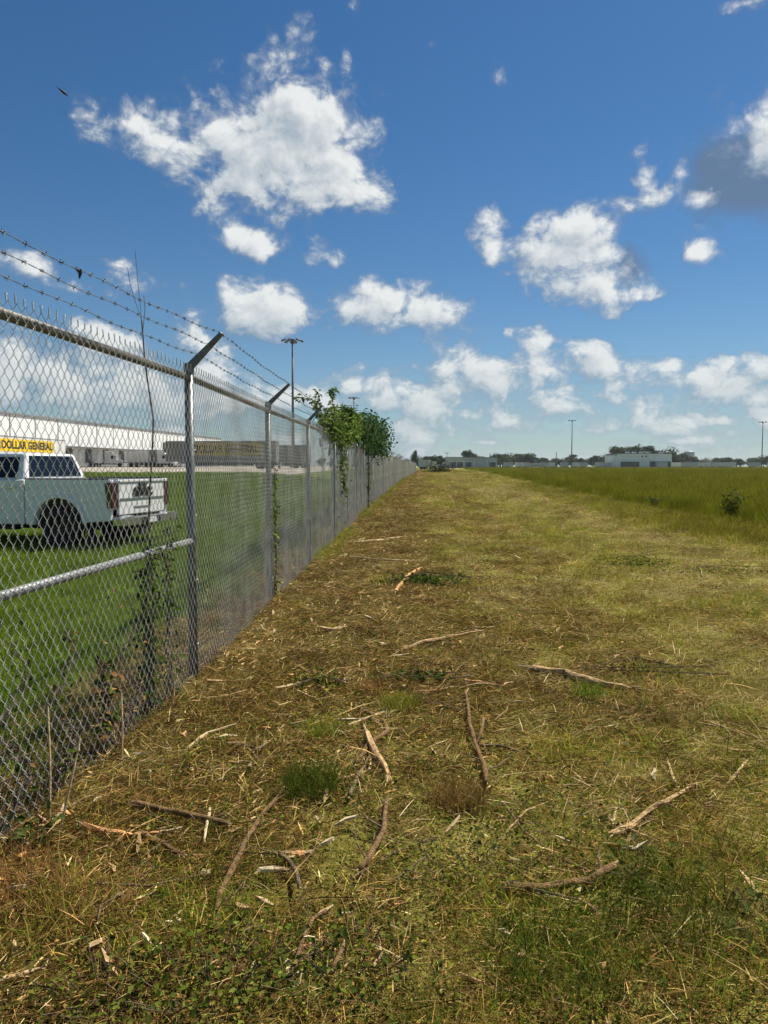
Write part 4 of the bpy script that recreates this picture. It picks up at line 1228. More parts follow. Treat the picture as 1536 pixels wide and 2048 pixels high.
# ------------------------------------------------------------------ fallen sticks and splintered wood
STICKS = [
    ('bark', 0.0177, [(-0.54, 2.28), (-0.57, 2.47), (-0.55, 2.63), (-0.53, 2.85), (-0.52, 3.01), (-0.45, 3.26)], 'long straight brown branch slanting away from the camera, left of the green tuft'),
    ('grey', 0.0131, [(-0.29, 2.48), (-0.32, 2.6), (-0.37, 2.69), (-0.42, 2.73)], 'grey branch bent into a hook beside a yellow wood chunk'),
    ('bark', 0.0194, [(-0.09, 2.63), (-0.04, 2.75), (0.0, 2.89), (0.01, 3.17)], 'curved smooth reddish branch with a pale cut top end, in the middle foreground'),
    ('bark', 0.0216, [(-0.14, 3.56), (-0.08, 3.77), (0.02, 3.94), (0.0, 4.14), (-0.08, 4.29), (-0.16, 4.43)], 'twisted grey brown branch lying across a splintered stub'),
    ('split', 0.0316, [(-0.1, 3.9), (-0.03, 3.6), (0.02, 3.42)], 'short thick splintered stub with a ragged white end'),
    ('grey', 0.0137, [(-0.15, 3.18), (-0.13, 3.4), (-0.07, 3.64)], 'thin curved branch forking off below the crossed stubs'),
    ('bark', 0.0195, [(0.47, 3.29), (0.49, 3.54), (0.48, 3.81), (0.48, 4.05), (0.53, 4.71)], 'tall forked brown branch pointing away, right of the crossed stubs'),
    ('split', 0.0413, [(1.05, 5.15), (1.26, 5.06), (1.35, 4.88), (1.46, 4.75), (1.61, 4.66)], 'long split log with torn pale wood and a thin tail'),
    ('split', 0.0193, [(0.9, 2.84), (1.01, 2.94), (1.14, 3.06), (1.22, 3.1), (1.42, 3.29)], 'broken pale branch snapped in the middle, at the right foreground'),
    ('pale', 0.009, [(0.94, 2.95), (1.0, 3.1)], 'short pale peg of wood beside the snapped branch'),
    ('bark', 0.0244, [(0.42, 2.47), (0.56, 2.49), (0.73, 2.54), (0.84, 2.61)], 'thick dark brown branch half buried in cut grass at lower right'),
    ('split', 0.015, [(0.67, 2.44), (0.71, 2.36)], 'short shredded wood piece below the thick dark branch'),
    ('bark', 0.0214, [(-1.09, 3.14), (-0.93, 3.05), (-0.8, 2.99), (-0.63, 2.92)], 'brown branch with a pale peeled tip beside the white sliver'),
    ('orange', 0.0218, [(-1.23, 2.93), (-1.12, 2.89), (-1.01, 2.88), (-0.9, 2.88)], 'orange shredded split stick near the fence foot'),
    ('bark', 0.0191, [(-0.98, 2.89), (-0.87, 2.81), (-0.76, 2.71)], 'short brown branch running off the orange split stick'),
    ('white', 0.0099, [(-0.74, 3.06), (-0.72, 2.92), (-0.7, 2.8)], 'upright white sliver of peeled wood between two brown branches'),
    ('pale', 0.0183, [(-1.03, 3.77), (-0.97, 3.96), (-0.84, 4.05)], 'pale splintered wood scrap by the fence post'),
    ('pale', 0.0154, [(-0.7, 4.74), (-0.58, 4.9), (-0.45, 5.0)], 'straight pale stick lying right of the near fence post'),
    ('split', 0.0276, [(0.13, 5.85), (0.32, 6.03), (0.48, 6.22), (0.83, 6.44)], 'long pale brown stick in the middle of the mown strip'),
    ('pale', 0.0295, [(-0.59, 6.54), (-0.46, 6.5), (-0.34, 6.63)], 'pale shredded wood lump left of the long stick'),
    ('white', 0.0139, [(0.06, 5.63), (0.23, 5.77)], 'short white splinter just below the long stick'),
    ('orange', 0.0395, [(0.13, 8.64), (0.31, 9.68), (0.54, 10.61)], 'pinkish cut branch leaning out of the dark leafy heap'),
    ('pale', 0.0392, [(-0.65, 14.0), (-0.15, 14.28), (0.45, 15.06)], 'long pale stick lying far along the fence line'),
    ('white', 0.0148, [(-0.26, 4.12), (-0.12, 4.15)], 'white sliver lying above the crossed stubs'),
    ('orange', 0.0151, [(0.21, 4.73), (0.33, 4.76), (0.44, 4.8)], 'pink straight stick left of the forked branch tip'),
    ('orange', 0.0103, [(0.54, 4.92), (0.64, 4.88), (0.81, 4.83)], 'thin pink twig right of the forked branch tip'),
    ('pale', 0.0127, [(-1.15, 2.04), (-1.08, 2.07), (-1.02, 2.1)], 'pale peeled stick entering the picture at lower left'),
    ('bark', 0.0116, [(-0.27, 2.07), (-0.25, 2.2), (-0.23, 2.3), (-0.19, 2.35)], 'reddish branch rising out of the weeds at bottom centre'),
    ('bark', 0.0129, [(-0.15, 2.07), (-0.12, 2.18)], 'short reddish stub beside the foreground weeds'),
    ('pale', 0.0059, [(0.22, 2.09), (0.29, 2.05), (0.39, 2.0)], 'thin pale stalk lying on green grass at the bottom'),
    ('orange', 0.0248, [(-0.35, 2.71), (-0.3, 2.73)], 'yellow wood chunk beside the hooked grey branch'),
    ('white', 0.0179, [(-0.45, 2.58), (-0.36, 2.6)], 'white bundle of shredded wood fibres, left foreground'),
    ('white', 0.0115, [(-0.76, 2.24), (-0.72, 2.19)], 'small white chip left of the long brown branch foot'),
    ('grey', 0.0062, [(-0.12, 2.58), (0.04, 2.73), (0.21, 2.85)], 'thin straight dry reed in the middle foreground'),
    ('grey', 0.006, [(0.03, 2.56), (0.15, 2.68)], 'shorter dry reed beside the long reed'),
    ('grey', 0.0064, [(0.51, 3.13), (0.56, 2.88), (0.65, 2.7), (0.79, 2.56)], 'long thin dark twig slanting toward lower right'),
    ('pale', 0.0233, [(-0.54, 11.75), (-0.06, 11.27), (0.53, 11.15)], 'thin pale stick left of the dark leafy heap'),
    ('pale', 0.01, [(1.57, 3.29), (1.78, 3.54)], 'pale short stick at the right edge of the mown strip'),
    ('split', 0.0108, [(-0.56, 3.28), (-0.6, 3.24)], 'tiny pale scrap behind the long branch'),
    ('pale', 0.0113, [(1.34, 3.32), (1.4, 3.57)], 'pale forked scrap standing in brown stubble at right'),
]


def stick(kind, rad, pts, label, seed):
    rr = random.Random(seed)
    rad *= 0.66
    P = [Vector((x, y, tz(x, y) + rad * .8 + 0.030 + 0.014 * math.sin(x * 9 + y * 7))) for x, y in pts]
    # resample into a slightly crooked line
    fine = []
    for a, b in zip(P[:-1], P[1:]):
        m = max(2, int((b - a).length / (rad * 5)))
        for k in range(m): fine.append(a.lerp(b, k / m))
    fine.append(P[-1])
    o0 = fine[0].copy()
    fine = [p - o0 + Vector((rr.gauss(0, rad * .12), rr.gauss(0, rad * .12), rr.gauss(0, rad * .12))) for p in fine]
    n = len(fine); sides = 9
    mb = MB()
    rads = []
    for i in range(n):
        t = i / (n - 1)
        r = rad * (1.0 - 0.25 * t) * rr.uniform(.9, 1.1)
        if kind in ('split', 'pale', 'orange', 'white'): r *= 0.35 + 0.65 * math.sin(math.pi * min(1, max(0.06, t * .9 + .08))) ** .5
        rads.append(r)
    mb.tube(fine, rads, sides)
    if kind in ('split', 'pale', 'orange', 'white'):
        # flatten and tear: squash across one axis and ragged rings
        mb.v = [(x + rr.gauss(0, rad * .14), y + rr.gauss(0, rad * .14), z * 1 + rr.gauss(0, rad * .12)) for x, y, z in mb.v]
    root = mb.build('stick', {'bark': 'bark', 'grey': 'grey'}.get(kind, kind), None, smooth=kind in ('bark', 'grey'), loc=o0)
    tag(root, label, 'stick', 'cut sticks and branches on the ground')
    # torn pale ends
    for end, nxt in ((fine[0], fine[1]), (fine[-1], fine[-2])):
        d = (end - nxt).normalized()
        m2 = MB(); k = 5 if kind in ('split', 'orange', 'pale') else 3
        for j in range(k):
            off = Vector((rr.gauss(0, 1), rr.gauss(0, 1), rr.gauss(0, 1))) * rad * .45
            ln = rad * rr.uniform(.8, 3.6 if kind in ('split', 'orange') else 1.4)
            m2.tube([end - d * rad * .6 + off * .7, end + d * ln * .5 + off, end + d * ln + off * 1.3], [rad * .34, rad * .26, rad * .04], 4)
        m2.build('torn_end', 'pale', root)
    if kind in ('bark', 'grey') and len(pts) > 2:
        for j in range(rr.randint(2, 3)):
            i = rr.randint(1, n - 2); d = (fine[i + 1] - fine[i - 1]).normalized()
            sd = Vector((-d.y, d.x, rr.uniform(.1, .7))).normalized() * rr.choice((-1, 1)); sd.z = abs(sd.z)
            L = rr.uniform(.04, .16)
            MB().tube([fine[i], fine[i] + (d * .5 + sd) * L * .5, fine[i] + (d * .9 + sd) * L + Vector((0, 0, rr.uniform(-.02, .02)))], [rad * .38, rad * .28, rad * .12], 5).build('twig', 'grey', root)
    if kind == 'split':
        # strips of bark still hanging on the torn wood
        m3 = MB()
        h = max(2, n // 2)
        m3.tube([p + Vector((0, 0, -rad * .35)) for p in fine[:h]], [r * .92 for r in rads[:h]], 7)
        m3.build('bark_strip', 'grey', root)
    return root
for i, (k, r, p, l) in enumerate(STICKS): stick(k, r, p, l, 100 + i)
# thinner broken twigs between the branches
def twigs():
    rr = random.Random(91); k = 0
    while k < 46:
        y = 2.2 + 8.5 * rr.random() ** 1.4; x = float(fence_x(y)) + .25 + rr.random() ** 1.2 * 3.4
        if abs(x) > .54 * y: continue
        a = rr.uniform(0, 6.28); L = rr.uniform(.14, .42); b = rr.gauss(0, .35)
        pts = [(x, y), (x + L * .5 * math.cos(a), y + L * .5 * math.sin(a)), (x + L * .5 * (math.cos(a) + math.cos(a + b)), y + L * .5 * (math.sin(a) + math.sin(a + b)))]
        o = stick(rr.choice(('bark', 'grey', 'pale', 'split', 'pale', 'grey')), rr.uniform(.005, .012), pts, 'thin broken twig lying among the cut litter of the cleared strip', 500 + k)
        tag(o, None, 'twig', 'thin broken twigs in the litter'); k += 1
twigs()
# fork of the tall forked branch
fk = [o for o in C.objects if o.get('label', '').startswith('tall forked brown')][0]
MB().tube([Vector((.485, 3.80, .03)) - fk.location + Vector((0, 0, tz(.485, 3.8))), Vector((.53, 3.93, .07)) - fk.location, Vector((.555, 4.04, .10)) - fk.location], [.011, .010, .007], 7).build('fork', 'bark', fk, smooth=True)

def splinters():
    rg = np.random.default_rng(77)
    vars_ = []
    for s in range(8):
        rr = random.Random(s); m = MB()
        L = rr.uniform(.05, .13); w = rr.uniform(.004, .011); h = w * rr.uniform(.3, .7)
        bend = rr.gauss(0, .012)
        m.hexa([(-L / 2, -w * .3, -h), (-L / 2 + .01, w * .4, -h), (0, w + bend, -h), (0, -w + bend, -h), (-L / 2, -w * .3, h), (-L / 2 + .01, w * .4, h), (0, w + bend, h), (0, -w + bend, h)])
        m.hexa([(0, -w + bend, -h), (0, w + bend, -h), (L / 2, w * .5, -h), (L / 2 - .015, -w * .2, -h), (0, -w + bend, h), (0, w + bend, h), (L / 2, w * .5, h), (L / 2 - .015, -w * .2, h)])
        vars_.append(m.mesh('wood_splinter', ['pale', 'white', 'split', 'orange'][s % 4]))
    k = 0
    while k < 260:
        y = 2.1 + 12 * rg.random() ** 1.7; x = fence_x(y) + .1 + rg.random() ** 1.6 * 3.8
        if abs(x) > .56 * y: continue
        o = link('wood_splinter', vars_[k % 8], None, (x, y, tz(x, y) + rg.uniform(.02, .045)))
        o.rotation_euler = (rg.normal(0, .25), rg.normal(0, .25), rg.uniform(0, 6.28)); o.scale = [rg.uniform(.35, 1.1) * (1 + y * .06)] * 3
        tag(o, 'small pale splinter of torn wood lying loose in the litter of the cleared strip', 'splinter', 'small loose wood splinters')
        k += 1
splinters()

# ------------------------------------------------------------------ plants that stand out
def plant(name, loc, label, cat, group, blades_part=None, leaf_part=None, stems=None, stem_mat='dead_stem', mat='grass'):
    root = thing(name, loc, 0, label, cat, group)
    if blades_part is not None:
        v, q, t, c = blades_part
        link('blades', fast_mesh('blades', v, [q, t], mat, c), root)['kind'] = 'stuff'
    if leaf_part is not None:
        v, q, c = leaf_part
        link('foliage', fast_mesh('foliage', v, [q], 'leaf', c), root)['kind'] = 'stuff'
    for pts, rad in (stems or []):
        MB().tube(pts, rad, 5).build('stem', stem_mat, root)
    return root

def tufts():
    rg = np.random.default_rng(31)
    def tuft(x, y, n, r, l0, l1, pal, label, tilt=.55, w=.0032):
        plant('grass_tuft', (x, y, tz(x, y) - .005), label, 'grass tuft', 'grass tufts standing in the cleared strip', grass_bits(rg, n, r, pal, l0, l1, w * .7, w * 1.2, tilt, .8))
    G2 = [(0.09, 0.135, 0.0156), (0.128, 0.163, 0.0234), (0.15, 0.17, 0.026)]
    tuft(-.335, 3.30, 520, .14, .11, .21, G2, 'round dark green grass tuft left of the curved reddish branch')
    tuft(.105, 4.42, 260, .10, .11, .2, [(0.195, 0.213, 0.026), (0.24, 0.241, 0.039)], 'bright yellow green grass tuft behind the crossed stubs')
    tuft(.33, 3.18, 450, .12, .10, .19, [(0.45, 0.27, 0.091), (0.33, 0.185, 0.065), (0.24, 0.185, 0.052)], 'round orange brown dry grass tuft right of centre')
    tuft(-.10, 4.80, 200, .09, .05, .12, [(0.33, 0.156, 0.0585), (0.24, 0.128, 0.0455)], 'small rusty dry grass tuft near the middle of the strip')
    tuft(1.30, 4.62, 220, .10, .10, .20, [(0.195, 0.27, 0.026), (0.15, 0.227, 0.0234)], 'fresh bright green grass tuft under the long split log')
    tuft(-.33, 4.05, 260, .16, .06, .14, LUSH + GREEN, 'dark green weed tuft left of the white sliver')
    tuft(.95, 2.35, 520, .24, .08, .20, [(0.15, 0.213, 0.026), (0.195, 0.241, 0.0364), (0.12, 0.17, 0.026)], 'wide bright green grass tuft at the lower right of the strip')
    tuft(.52, 2.14, 520, .22, .08, .20, [(0.15, 0.213, 0.026), (0.21, 0.241, 0.039), (0.12, 0.17, 0.026)], 'wide bright green grass tuft at the bottom centre right')
    tuft(-1.28, 2.55, 300, .18, .10, .24, [(0.405, 0.213, 0.078), (0.27, 0.142, 0.052), (0.495, 0.284, 0.104)], 'reddish brown dead grass mat at the lower left edge', 1.0, .0022)
    tuft(-.98, 2.42, 300, .16, .08, .20, [(0.45, 0.241, 0.091), (0.3, 0.156, 0.0585), (0.54, 0.341, 0.13)], 'orange brown dead grass mat in the lower left corner', 1.0, .0022)
    tuft(1.75, 4.55, 420, .3, .08, .18, STRAW, 'pale dry grass patch at the right of the strip', .8)
    tuft(1.35, 6.6, 420, .3, .06, .14, OLIVE + [(0.225, 0.227, 0.039)], 'pale green grass patch in the middle right of the strip', .7)
    tuft(.78, 6.1, 300, .22, .06, .15, [(0.45, 0.298, 0.117), (0.33, 0.227, 0.078)], 'tan tuft of dry grass right of the long stick', .7)
tufts()

def vine_leaves(rg, centers, spread, n, size, pal, droop=.4):
    c = np.array(centers)[rg.integers(0, len(centers), n)]
    p = c + rg.normal(0, 1, (n, 3)) * np.array(spread)
    return leaves(rg, p, rg.uniform(size * .6, size * 1.25, n), pick(rg, pal, n), droop, .62)

def line_pts(pts, n):
    P = [Vector(p) for p in pts]; out = []
    for k in range(n):
        t = k / (n - 1) * (len(P) - 1); i = min(int(t), len(P) - 2); out.append(tuple(P[i].lerp(P[i + 1], t - i)))
    return out

def weeds():
    rg = np.random.default_rng(32); rr = random.Random(4)
    # dead sapling grown through the near bay
    x0, y0 = float(fence_x(4.45)) - .05, 4.45
    plant('dead_sapling', (x0, y0, 0), 'thin leafless sapling with a forked top growing along the near fence bay', 'sapling', None, None, None,
          [(line_pts([(0, 0, -.05), (.03, .05, .6), (.02, .0, 1.2), (.06, .02, 1.75), (.02, 0, 2.1), (.005, 0, 2.36)], 14), [.0085 - .00032 * k for k in range(14)]),
           (line_pts([(.005, 0, 2.36), (-.05, -.02, 2.55), (-.062, -.03, 2.66)], 6), .0017), (line_pts([(.005, 0, 2.36), (-.03, .05, 2.6), (-.045, .06, 2.78)], 6), .0017),
           (line_pts([(.01, 0, 2.30), (.035, -.03, 2.42), (.03, -.03, 2.5)], 5), .0018), (line_pts([(.02, 0, 2.14), (-.07, .1, 2.3)], 4), .0014), (line_pts([(.02, 0, 2.02), (-.10, .05, 2.12)], 4), .0012)])
    # dark creepers in the mesh of the near bay
    def creeper(ya, pts, n, size, label, pal=DARKLEAF, spread=(.025, .06, .06), stems=4, sr=.006):
        xb = float(fence_x(ya))
        L = line_pts(pts, 24)
        st = []
        for k in range(stems):
            j = [(a + rr.gauss(0, .015), b + rr.gauss(0, .03), c) for a, b, c in L]
            j[0] = (j[0][0], j[0][1], -.06)
            st.append((j, [sr * (1 - .03 * i) for i in range(24)]))
        plant('climbing_weed', (xb, ya, tz(xb, ya)), label, 'vine', 'creepers in the fence mesh', None, vine_leaves(rg, L, spread, n, size, pal), st)
    creeper(4.35, [(.0, 0, 0), (-.02, .05, .35), (0, -.02, .7), (.01, .03, 1.02)], 420, .05, 'dark leafy creeper on the near fence bay below the dead sapling', DARKLEAF + [(.06, .10, .02)])
    creeper(4.62, [(.02, 0, 0), (.0, .06, .4), (.02, .0, .85), (.02, .08, 1.08)], 160, .05, 'dark creeper with drooping leaves just left of the near fence post')
    creeper(3.75, [(.03, 0, 0), (.0, .05, .28), (.02, -.04, .5)], 160, .05, 'low dark weed stems at the foot of the near fence bay', DARKLEAF + DRYLEAF)
    for ya, n_, lb in ((2.95, 60, 'tangle of dry vine stems low in the mesh at the left edge'), (3.35, 70, 'tangle of dry vine stems in the mesh left of the low dark weed'), (4.05, 90, 'dry vine stems in the mesh below the brace rail')):
        creeper(ya, [(.0, -.15, 0), (.03, .12, .22), (-.02, -.1, .42), (.02, .15, .62), (.0, 0, .8)], n_, .035, lb, DRYLEAF + DARKLEAF, (.03, .09, .07), 7, .0028)
    creeper(8.28, [(.04, 0, 0), (.03, .05, .5), (.05, 0, 1.0), (.03, .05, 1.5)], 130, .05, 'thin creeper climbing the second fence post', DARKLEAF + GREEN)
    creeper(14.6, [(.04, 0, 0), (.03, .2, .7), (.05, 0, 1.4), (.03, .2, 2.1)], 130, .07, 'thick dark creeper stems below the green fence bush', DARKLEAF + GREEN, (.05, .15, .12), 6, .012)
    creeper(16.4, [(.04, 0, 0), (.03, .2, .7), (.05, 0, 1.4), (.03, .2, 2.1)], 80, .07, 'dark creeper hanging under the right end of the green fence bush', DARKLEAF + GREEN, (.05, .15, .12), 4, .012)
    creeper(25.0, [(.04, 0, 0), (.03, .2, .7), (.05, 0, 1.4), (.03, .2, 2.2)], 110, .09, 'dark creeper below the second darker fence bush', DARKLEAF, (.06, .3, .15), 6, .014)
    # bushes that crown the fence
    def bush(ya, cs, n, size, pal, label, shoots=()):
        xb = float(fence_x(ya)); V = []; 
        pos = []
        tot = sum(c[3] * c[4] * c[5] for c in cs)
        for (dx, dy, dz, a, b, c) in cs:
            m = int(n * a * b * c / tot); q = rg.normal(0, 1, (m, 3)); q /= np.linalg.norm(q, axis=1)[:, None]
            q *= (rg.random((m, 1)) ** .45) * (1 + rg.normal(0, .14, (m, 1)))
            pos.append(q * np.array([a, b, c]) + np.array([dx, dy, dz]))
        st = []
        for (dx, dy, dz, a, b, c) in cs:
            for k in range(3):
                st.append((line_pts([(0, dy + rr.gauss(0, .2), dz - c - .15), (dx * .5, dy, dz - c * .5), (dx + rr.gauss(0, a * .6), dy + rr.gauss(0, b * .6), dz + c * .6)], 8), [.014 - .0014 * j for j in range(8)]))
        for pts in shoots:
            L = line_pts(pts, 22); pos.append(np.repeat(np.array(L), 5, 0) + rg.normal(0, .03, (110, 3)))
            st.append((L, [.008 - .0002 * j for j in range(22)]))
        pos = np.concatenate(pos)
        lf = leaves(rg, pos, rg.uniform(size * .35, size * 1.3, len(pos)), pick(rg, pal, len(pos)), .4, .6)
        plant('fence_bush', (xb, ya, tz(xb, ya)), label, 'bush', 'bushes grown over the fence', None, lf, st)
    bush(15.0, [(.05, -1.2, 2.2, .3, .7, .35), (.1, 0, 2.38, .42, .9, .36), (.14, 1.4, 2.42, .45, 1.0, .4), (.16, .1, 1.95, .2, .5, .25), (.2, .5, 1.6, .10, .25, .22), (.05, 3.0, 2.5, .45, 1.2, .4)], 5600, .085,
         [(.095, .16, .024), (.125, .20, .032), (.06, .105, .018), (.19, .25, .065), (.04, .075, .014)], 'bright green leafy bush spilling over the fence top',
         [[(0, -1.6, 2.05), (-.05, -2.0, 2.4), (-.2, -2.6, 2.62), (-.42, -3.0, 2.62)], [(.05, -1.4, 2.1), (.12, -1.5, 2.5), (.05, -1.5, 2.82), (.12, -1.45, 2.9)], [(.1, .4, 1.6), (.2, .6, 1.2), (.18, .5, .95)], [(.0, -2.2, 2.1), (-.1, -2.6, 2.45), (-.05, -2.9, 2.7)], [(.1, .8, 2.5), (.2, 1.0, 2.7), (.12, 1.1, 2.8)], [(.1, 2.6, 2.5), (.3, 2.8, 2.7), (.45, 3.0, 2.7)], [(.1, -.6, 2.4), (.3, -.8, 2.6), (.45, -.9, 2.5)]])
    bush(25.0, [(.0, -4.6, 2.5, .5, 1.6, .5), (.05, -2.4, 2.55, .6, 1.6, .6), (.15, 0, 2.62, .7, 1.7, .62), (.2, 2.4, 2.55, .7, 1.6, .6), (.4, 2.2, 2.1, .5, 1.4, .45)], 4800, .12,
         [(.035, .075, .02), (.05, .095, .026), (.028, .058, .018)], 'darker green rounded bush behind the bright bush on the fence')
    # leafy cut branches on the ground
    def heap(x, y, a, b, h, n, size, pal, label, name='leafy_branch'):
        p = rg.normal(0, .45, (n, 3)) * np.array([a, b, h * .5]); p[:, 2] = np.abs(p[:, 2]) * 1.0 + .02
        lf = leaves(rg, p, rg.uniform(size * .6, size * 1.2, n), pick(rg, pal, n), .1, .6)
        st = [(line_pts([(-a * .8, rr.gauss(0, b * .4), .04), (0, rr.gauss(0, b * .4), h * .6), (a * .9, rr.gauss(0, b * .5), h * rr.uniform(.2, .9))], 7), .0045) for k in range(3)]
        plant(name, (x, y, tz(x, y)), label, 'branch', 'leafy cut branches on the ground', None, lf, st, 'grey')
    heap(.52, 9.35, .62, .34, .26, 800, .055, DARKLEAF + [(.05, .09, .02)], 'dark green leafy cut heap in the middle of the strip')
    heap(3.75, 11.0, .6, .5, .25, 900, .05, DARKLEAF + GREEN + OLIVE, 'leafy cut branch lying on the right side of the strip')
    heap(4.5, 10.1, .8, .45, .18, 800, .045, DARKLEAF + GREEN + OLIVE + DRYLEAF, 'wilted leafy branch at the right edge near the windrow')
    heap(.22, 5.05, .32, .12, .10, 260, .045, DARKLEAF, 'dark leafy twig behind the rusty dry tuft')
    heap(-.42, 4.9, .2, .2, .12, 200, .045, DARKLEAF + GREEN, 'green weedy twig right of the near post foot')
    heap(1.85, 5.15, .55, .25, .12, 420, .03, DARKLEAF + OLIVE + BROWN, 'tangle of dark twigs behind the long split log')
    # broad leaved weeds in the foreground
    def broad(x, y, r, n, size, h, pal, label):
        p = disc(rg, n, r, 0, 1); p[:, 2] = .02 + h * rg.random(n)
        lf = leaves(rg, p, rg.uniform(size * .55, size * 1.2, n), pick(rg, pal, n), .0, .75)
        st = [([(q[0] * .5, q[1] * .5, 0), (q[0] * .8, q[1] * .8, q[2] * .6), tuple(q)], .0018) for q in p[:min(n, 40)]]
        plant('broadleaf_weed', (x, y, tz(x, y)), label, 'weed', 'broad leaved weeds in the foreground', None, lf, st)
    WL = [(.10, .14, .016), (.13, .17, .022), (.17, .19, .035), (.06, .085, .014)]
    broad(-.50, 2.05, .26, 330, .024, .09, WL, 'dense leafy weed patch at the bottom edge left of centre')
    broad(-.80, 2.03, .2, 170, .023, .07, WL, 'leafy weed at the bottom left corner')
    broad(-.12, 2.12, .22, 210, .023, .07, WL + DARKLEAF, 'dark leafy weed patch at the bottom centre')
    broad(-1.40, 2.86, .10, 40, .042, .08, [(.12, .15, .035), (.09, .13, .03)], 'pale green broadleaf weed at the left edge below the fence')
    broad(-1.52, 3.25, .14, 90, .035, .2, DARKLEAF + [(.09, .14, .03)], 'dark leafy weed in the lower left fence mesh')
    broad(.98, 2.62, .18, 80, .034, .05, [(.08, .11, .025), (.10, .13, .035)], 'flat broadleaf weed right of the thick dark branch')
    broad(1.25, 2.30, .22, 90, .034, .05, [(.07, .10, .022), (.10, .13, .03)], 'flat broadleaf weed in the lower right corner')
    broad(.35, 2.62, .3, 220, .02, .06, DARKLEAF + GREEN, 'low dark weed patch in the middle foreground')
    broad(.75, 3.05, .3, 220, .018, .05, DARKLEAF + GREEN, 'low dark weed patch left of the snapped pale branch')
    # broken stems standing at the fence foot
    for (x, y, tx, ty, h, l) in ((-1.33, 2.92, .07, .06, .34, 'leaning reddish broken stem at the fence foot in the left foreground'), (-1.42, 3.05, -.02, .06, .42, 'upright pale tipped stem left of the leaning stem'),
                                 (-1.33, 3.65, .0, .03, .30, 'short dark broken stem at the middle of the near bay'), (-1.24, 4.2, .06, -.1, .34, 'pale leaning stem left of the near post foot')):
        o = plant('broken_stem', (x, y, tz(x, y)), l, 'stem', 'broken stems at the fence foot', None, None, [(line_pts([(0, 0, -.03), (tx * .5 + .012, ty * .5 - .01, h * .55), (tx, ty, h)], 6), [.006, .006, .0055, .005, .005, .004])], 'pale')
        MB().tube([(tx, ty, h - .01), (tx * 1.1, ty * 1.1, h + .05)], [.006, .002], 5).build('torn_tip', 'white', o)
    # tall weeds at the edge of the field
    def tall(x, y, h, n, label):
        st = []; pos = []
        for k in range(16):
            L = line_pts([(rr.gauss(0, .22), rr.gauss(0, .05), 0), (rr.gauss(0, .12), rr.gauss(0, .1), h * .5), (rr.gauss(0, .24), rr.gauss(0, .2), h * rr.uniform(.75, 1.1))], 10)
            st.append((L, .006)); pos += L[2:]
        pos = np.array(pos)[rg.integers(0, len(pos), n)] + rg.normal(0, .04, (n, 3))
        plant('tall_weed', (x, y, tz(x, y)), label, 'weed', 'tall weeds at the field edge', None, leaves(rg, pos, rg.uniform(.07, .15, n), pick(rg, FIELD + [(.05, .085, .012), (.06, .10, .014)], n), .3, .3), st)
    tall(9.6, 20.3, .8, 420, 'tall bushy weed standing out at the edge of the uncut field')
    tall(10.9, 19.6, .7, 260, 'tall weed right of the bushy weed at the field edge')
    tall(9.5, 26.0, .45, 160, 'lower weed clump further along the field edge')
    # brush pile near the far end of the fence
    root = thing('brush_pile', (11.3, 150, 0), 0, 'dark heap of cut brush near the far end of the fence', 'brush pile')
    n = 2600; q = rg.normal(0, .75, (n, 3)) * np.array([2.1, 1.3, 1.35]); q[:, 2] = np.abs(q[:, 2])
    v, f, c = leaves(rg, q, rg.uniform(.15, .35, n), pick(rg, [(.03, .035, .015), (.045, .04, .02), (.02, .03, .012)], n))
    link('foliage', fast_mesh('foliage', v, [f], 'leaf', c), root)['kind'] = 'stuff'
    for k in range(14):
        a = rr.uniform(0, 6.28)
        MB().tube([(0, 0, .3), (1.2 * math.cos(a), .8 * math.sin(a), .7), (2.2 * math.cos(a), 1.4 * math.sin(a), rr.uniform(.3, 1.5))], [.05, .04, .02], 5).build('branch', 'dead_stem', root)
weeds()

# ------------------------------------------------------------------ trees on the horizon
def tree_proto(seed, h, w, pal, name='deciduous_tree'):
    rg = np.random.default_rng(seed); rr = random.Random(seed)
    root = bpy.data.objects.new(name, None)
    tr = MB().tube([(0, 0, -.2), (rr.gauss(0, .1), 0, h * .3), (rr.gauss(0, .3), rr.gauss(0, .3), h * .62)], [h * .035, h * .025, h * .01], 7)
    for k in range(5):
        a = rr.uniform(0, 6.28); z = h * rr.uniform(.25, .5)
        tr.tube([(0, 0, z), (w * .22 * math.cos(a), w * .22 * math.sin(a), z + h * .15), (w * .38 * math.cos(a), w * .38 * math.sin(a), z + h * .26)], [h * .013, h * .009, h * .004], 5)
    pos = []
    for k in range(13):
        a = rr.uniform(0, 6.28); q = rr.random() ** .6 * w * .36; z = h * rr.uniform(.34, .82)
        q *= 1 - .5 * max(0, (z / h - .6) / .3)
        r = w * rr.uniform(.13, .24); m = 130
        d = rg.normal(0, 1, (m, 3)); d /= np.linalg.norm(d, axis=1)[:, None]
        pos.append(d * (rg.random((m, 1)) ** .35) * np.array([r, r, r * .8]) + np.array([q * math.cos(a), q * math.sin(a), z]))
    pos = np.concatenate(pos)
    v, f, c = leaves(rg, pos, rg.uniform(h * .05, h * .1, len(pos)), pick(rg, pal, len(pos)), .3, .75)
    return [('trunk', tr.mesh('trunk', 'trunk')), ('crown', fast_mesh('crown', v, [f], 'tree_leaf', c))]

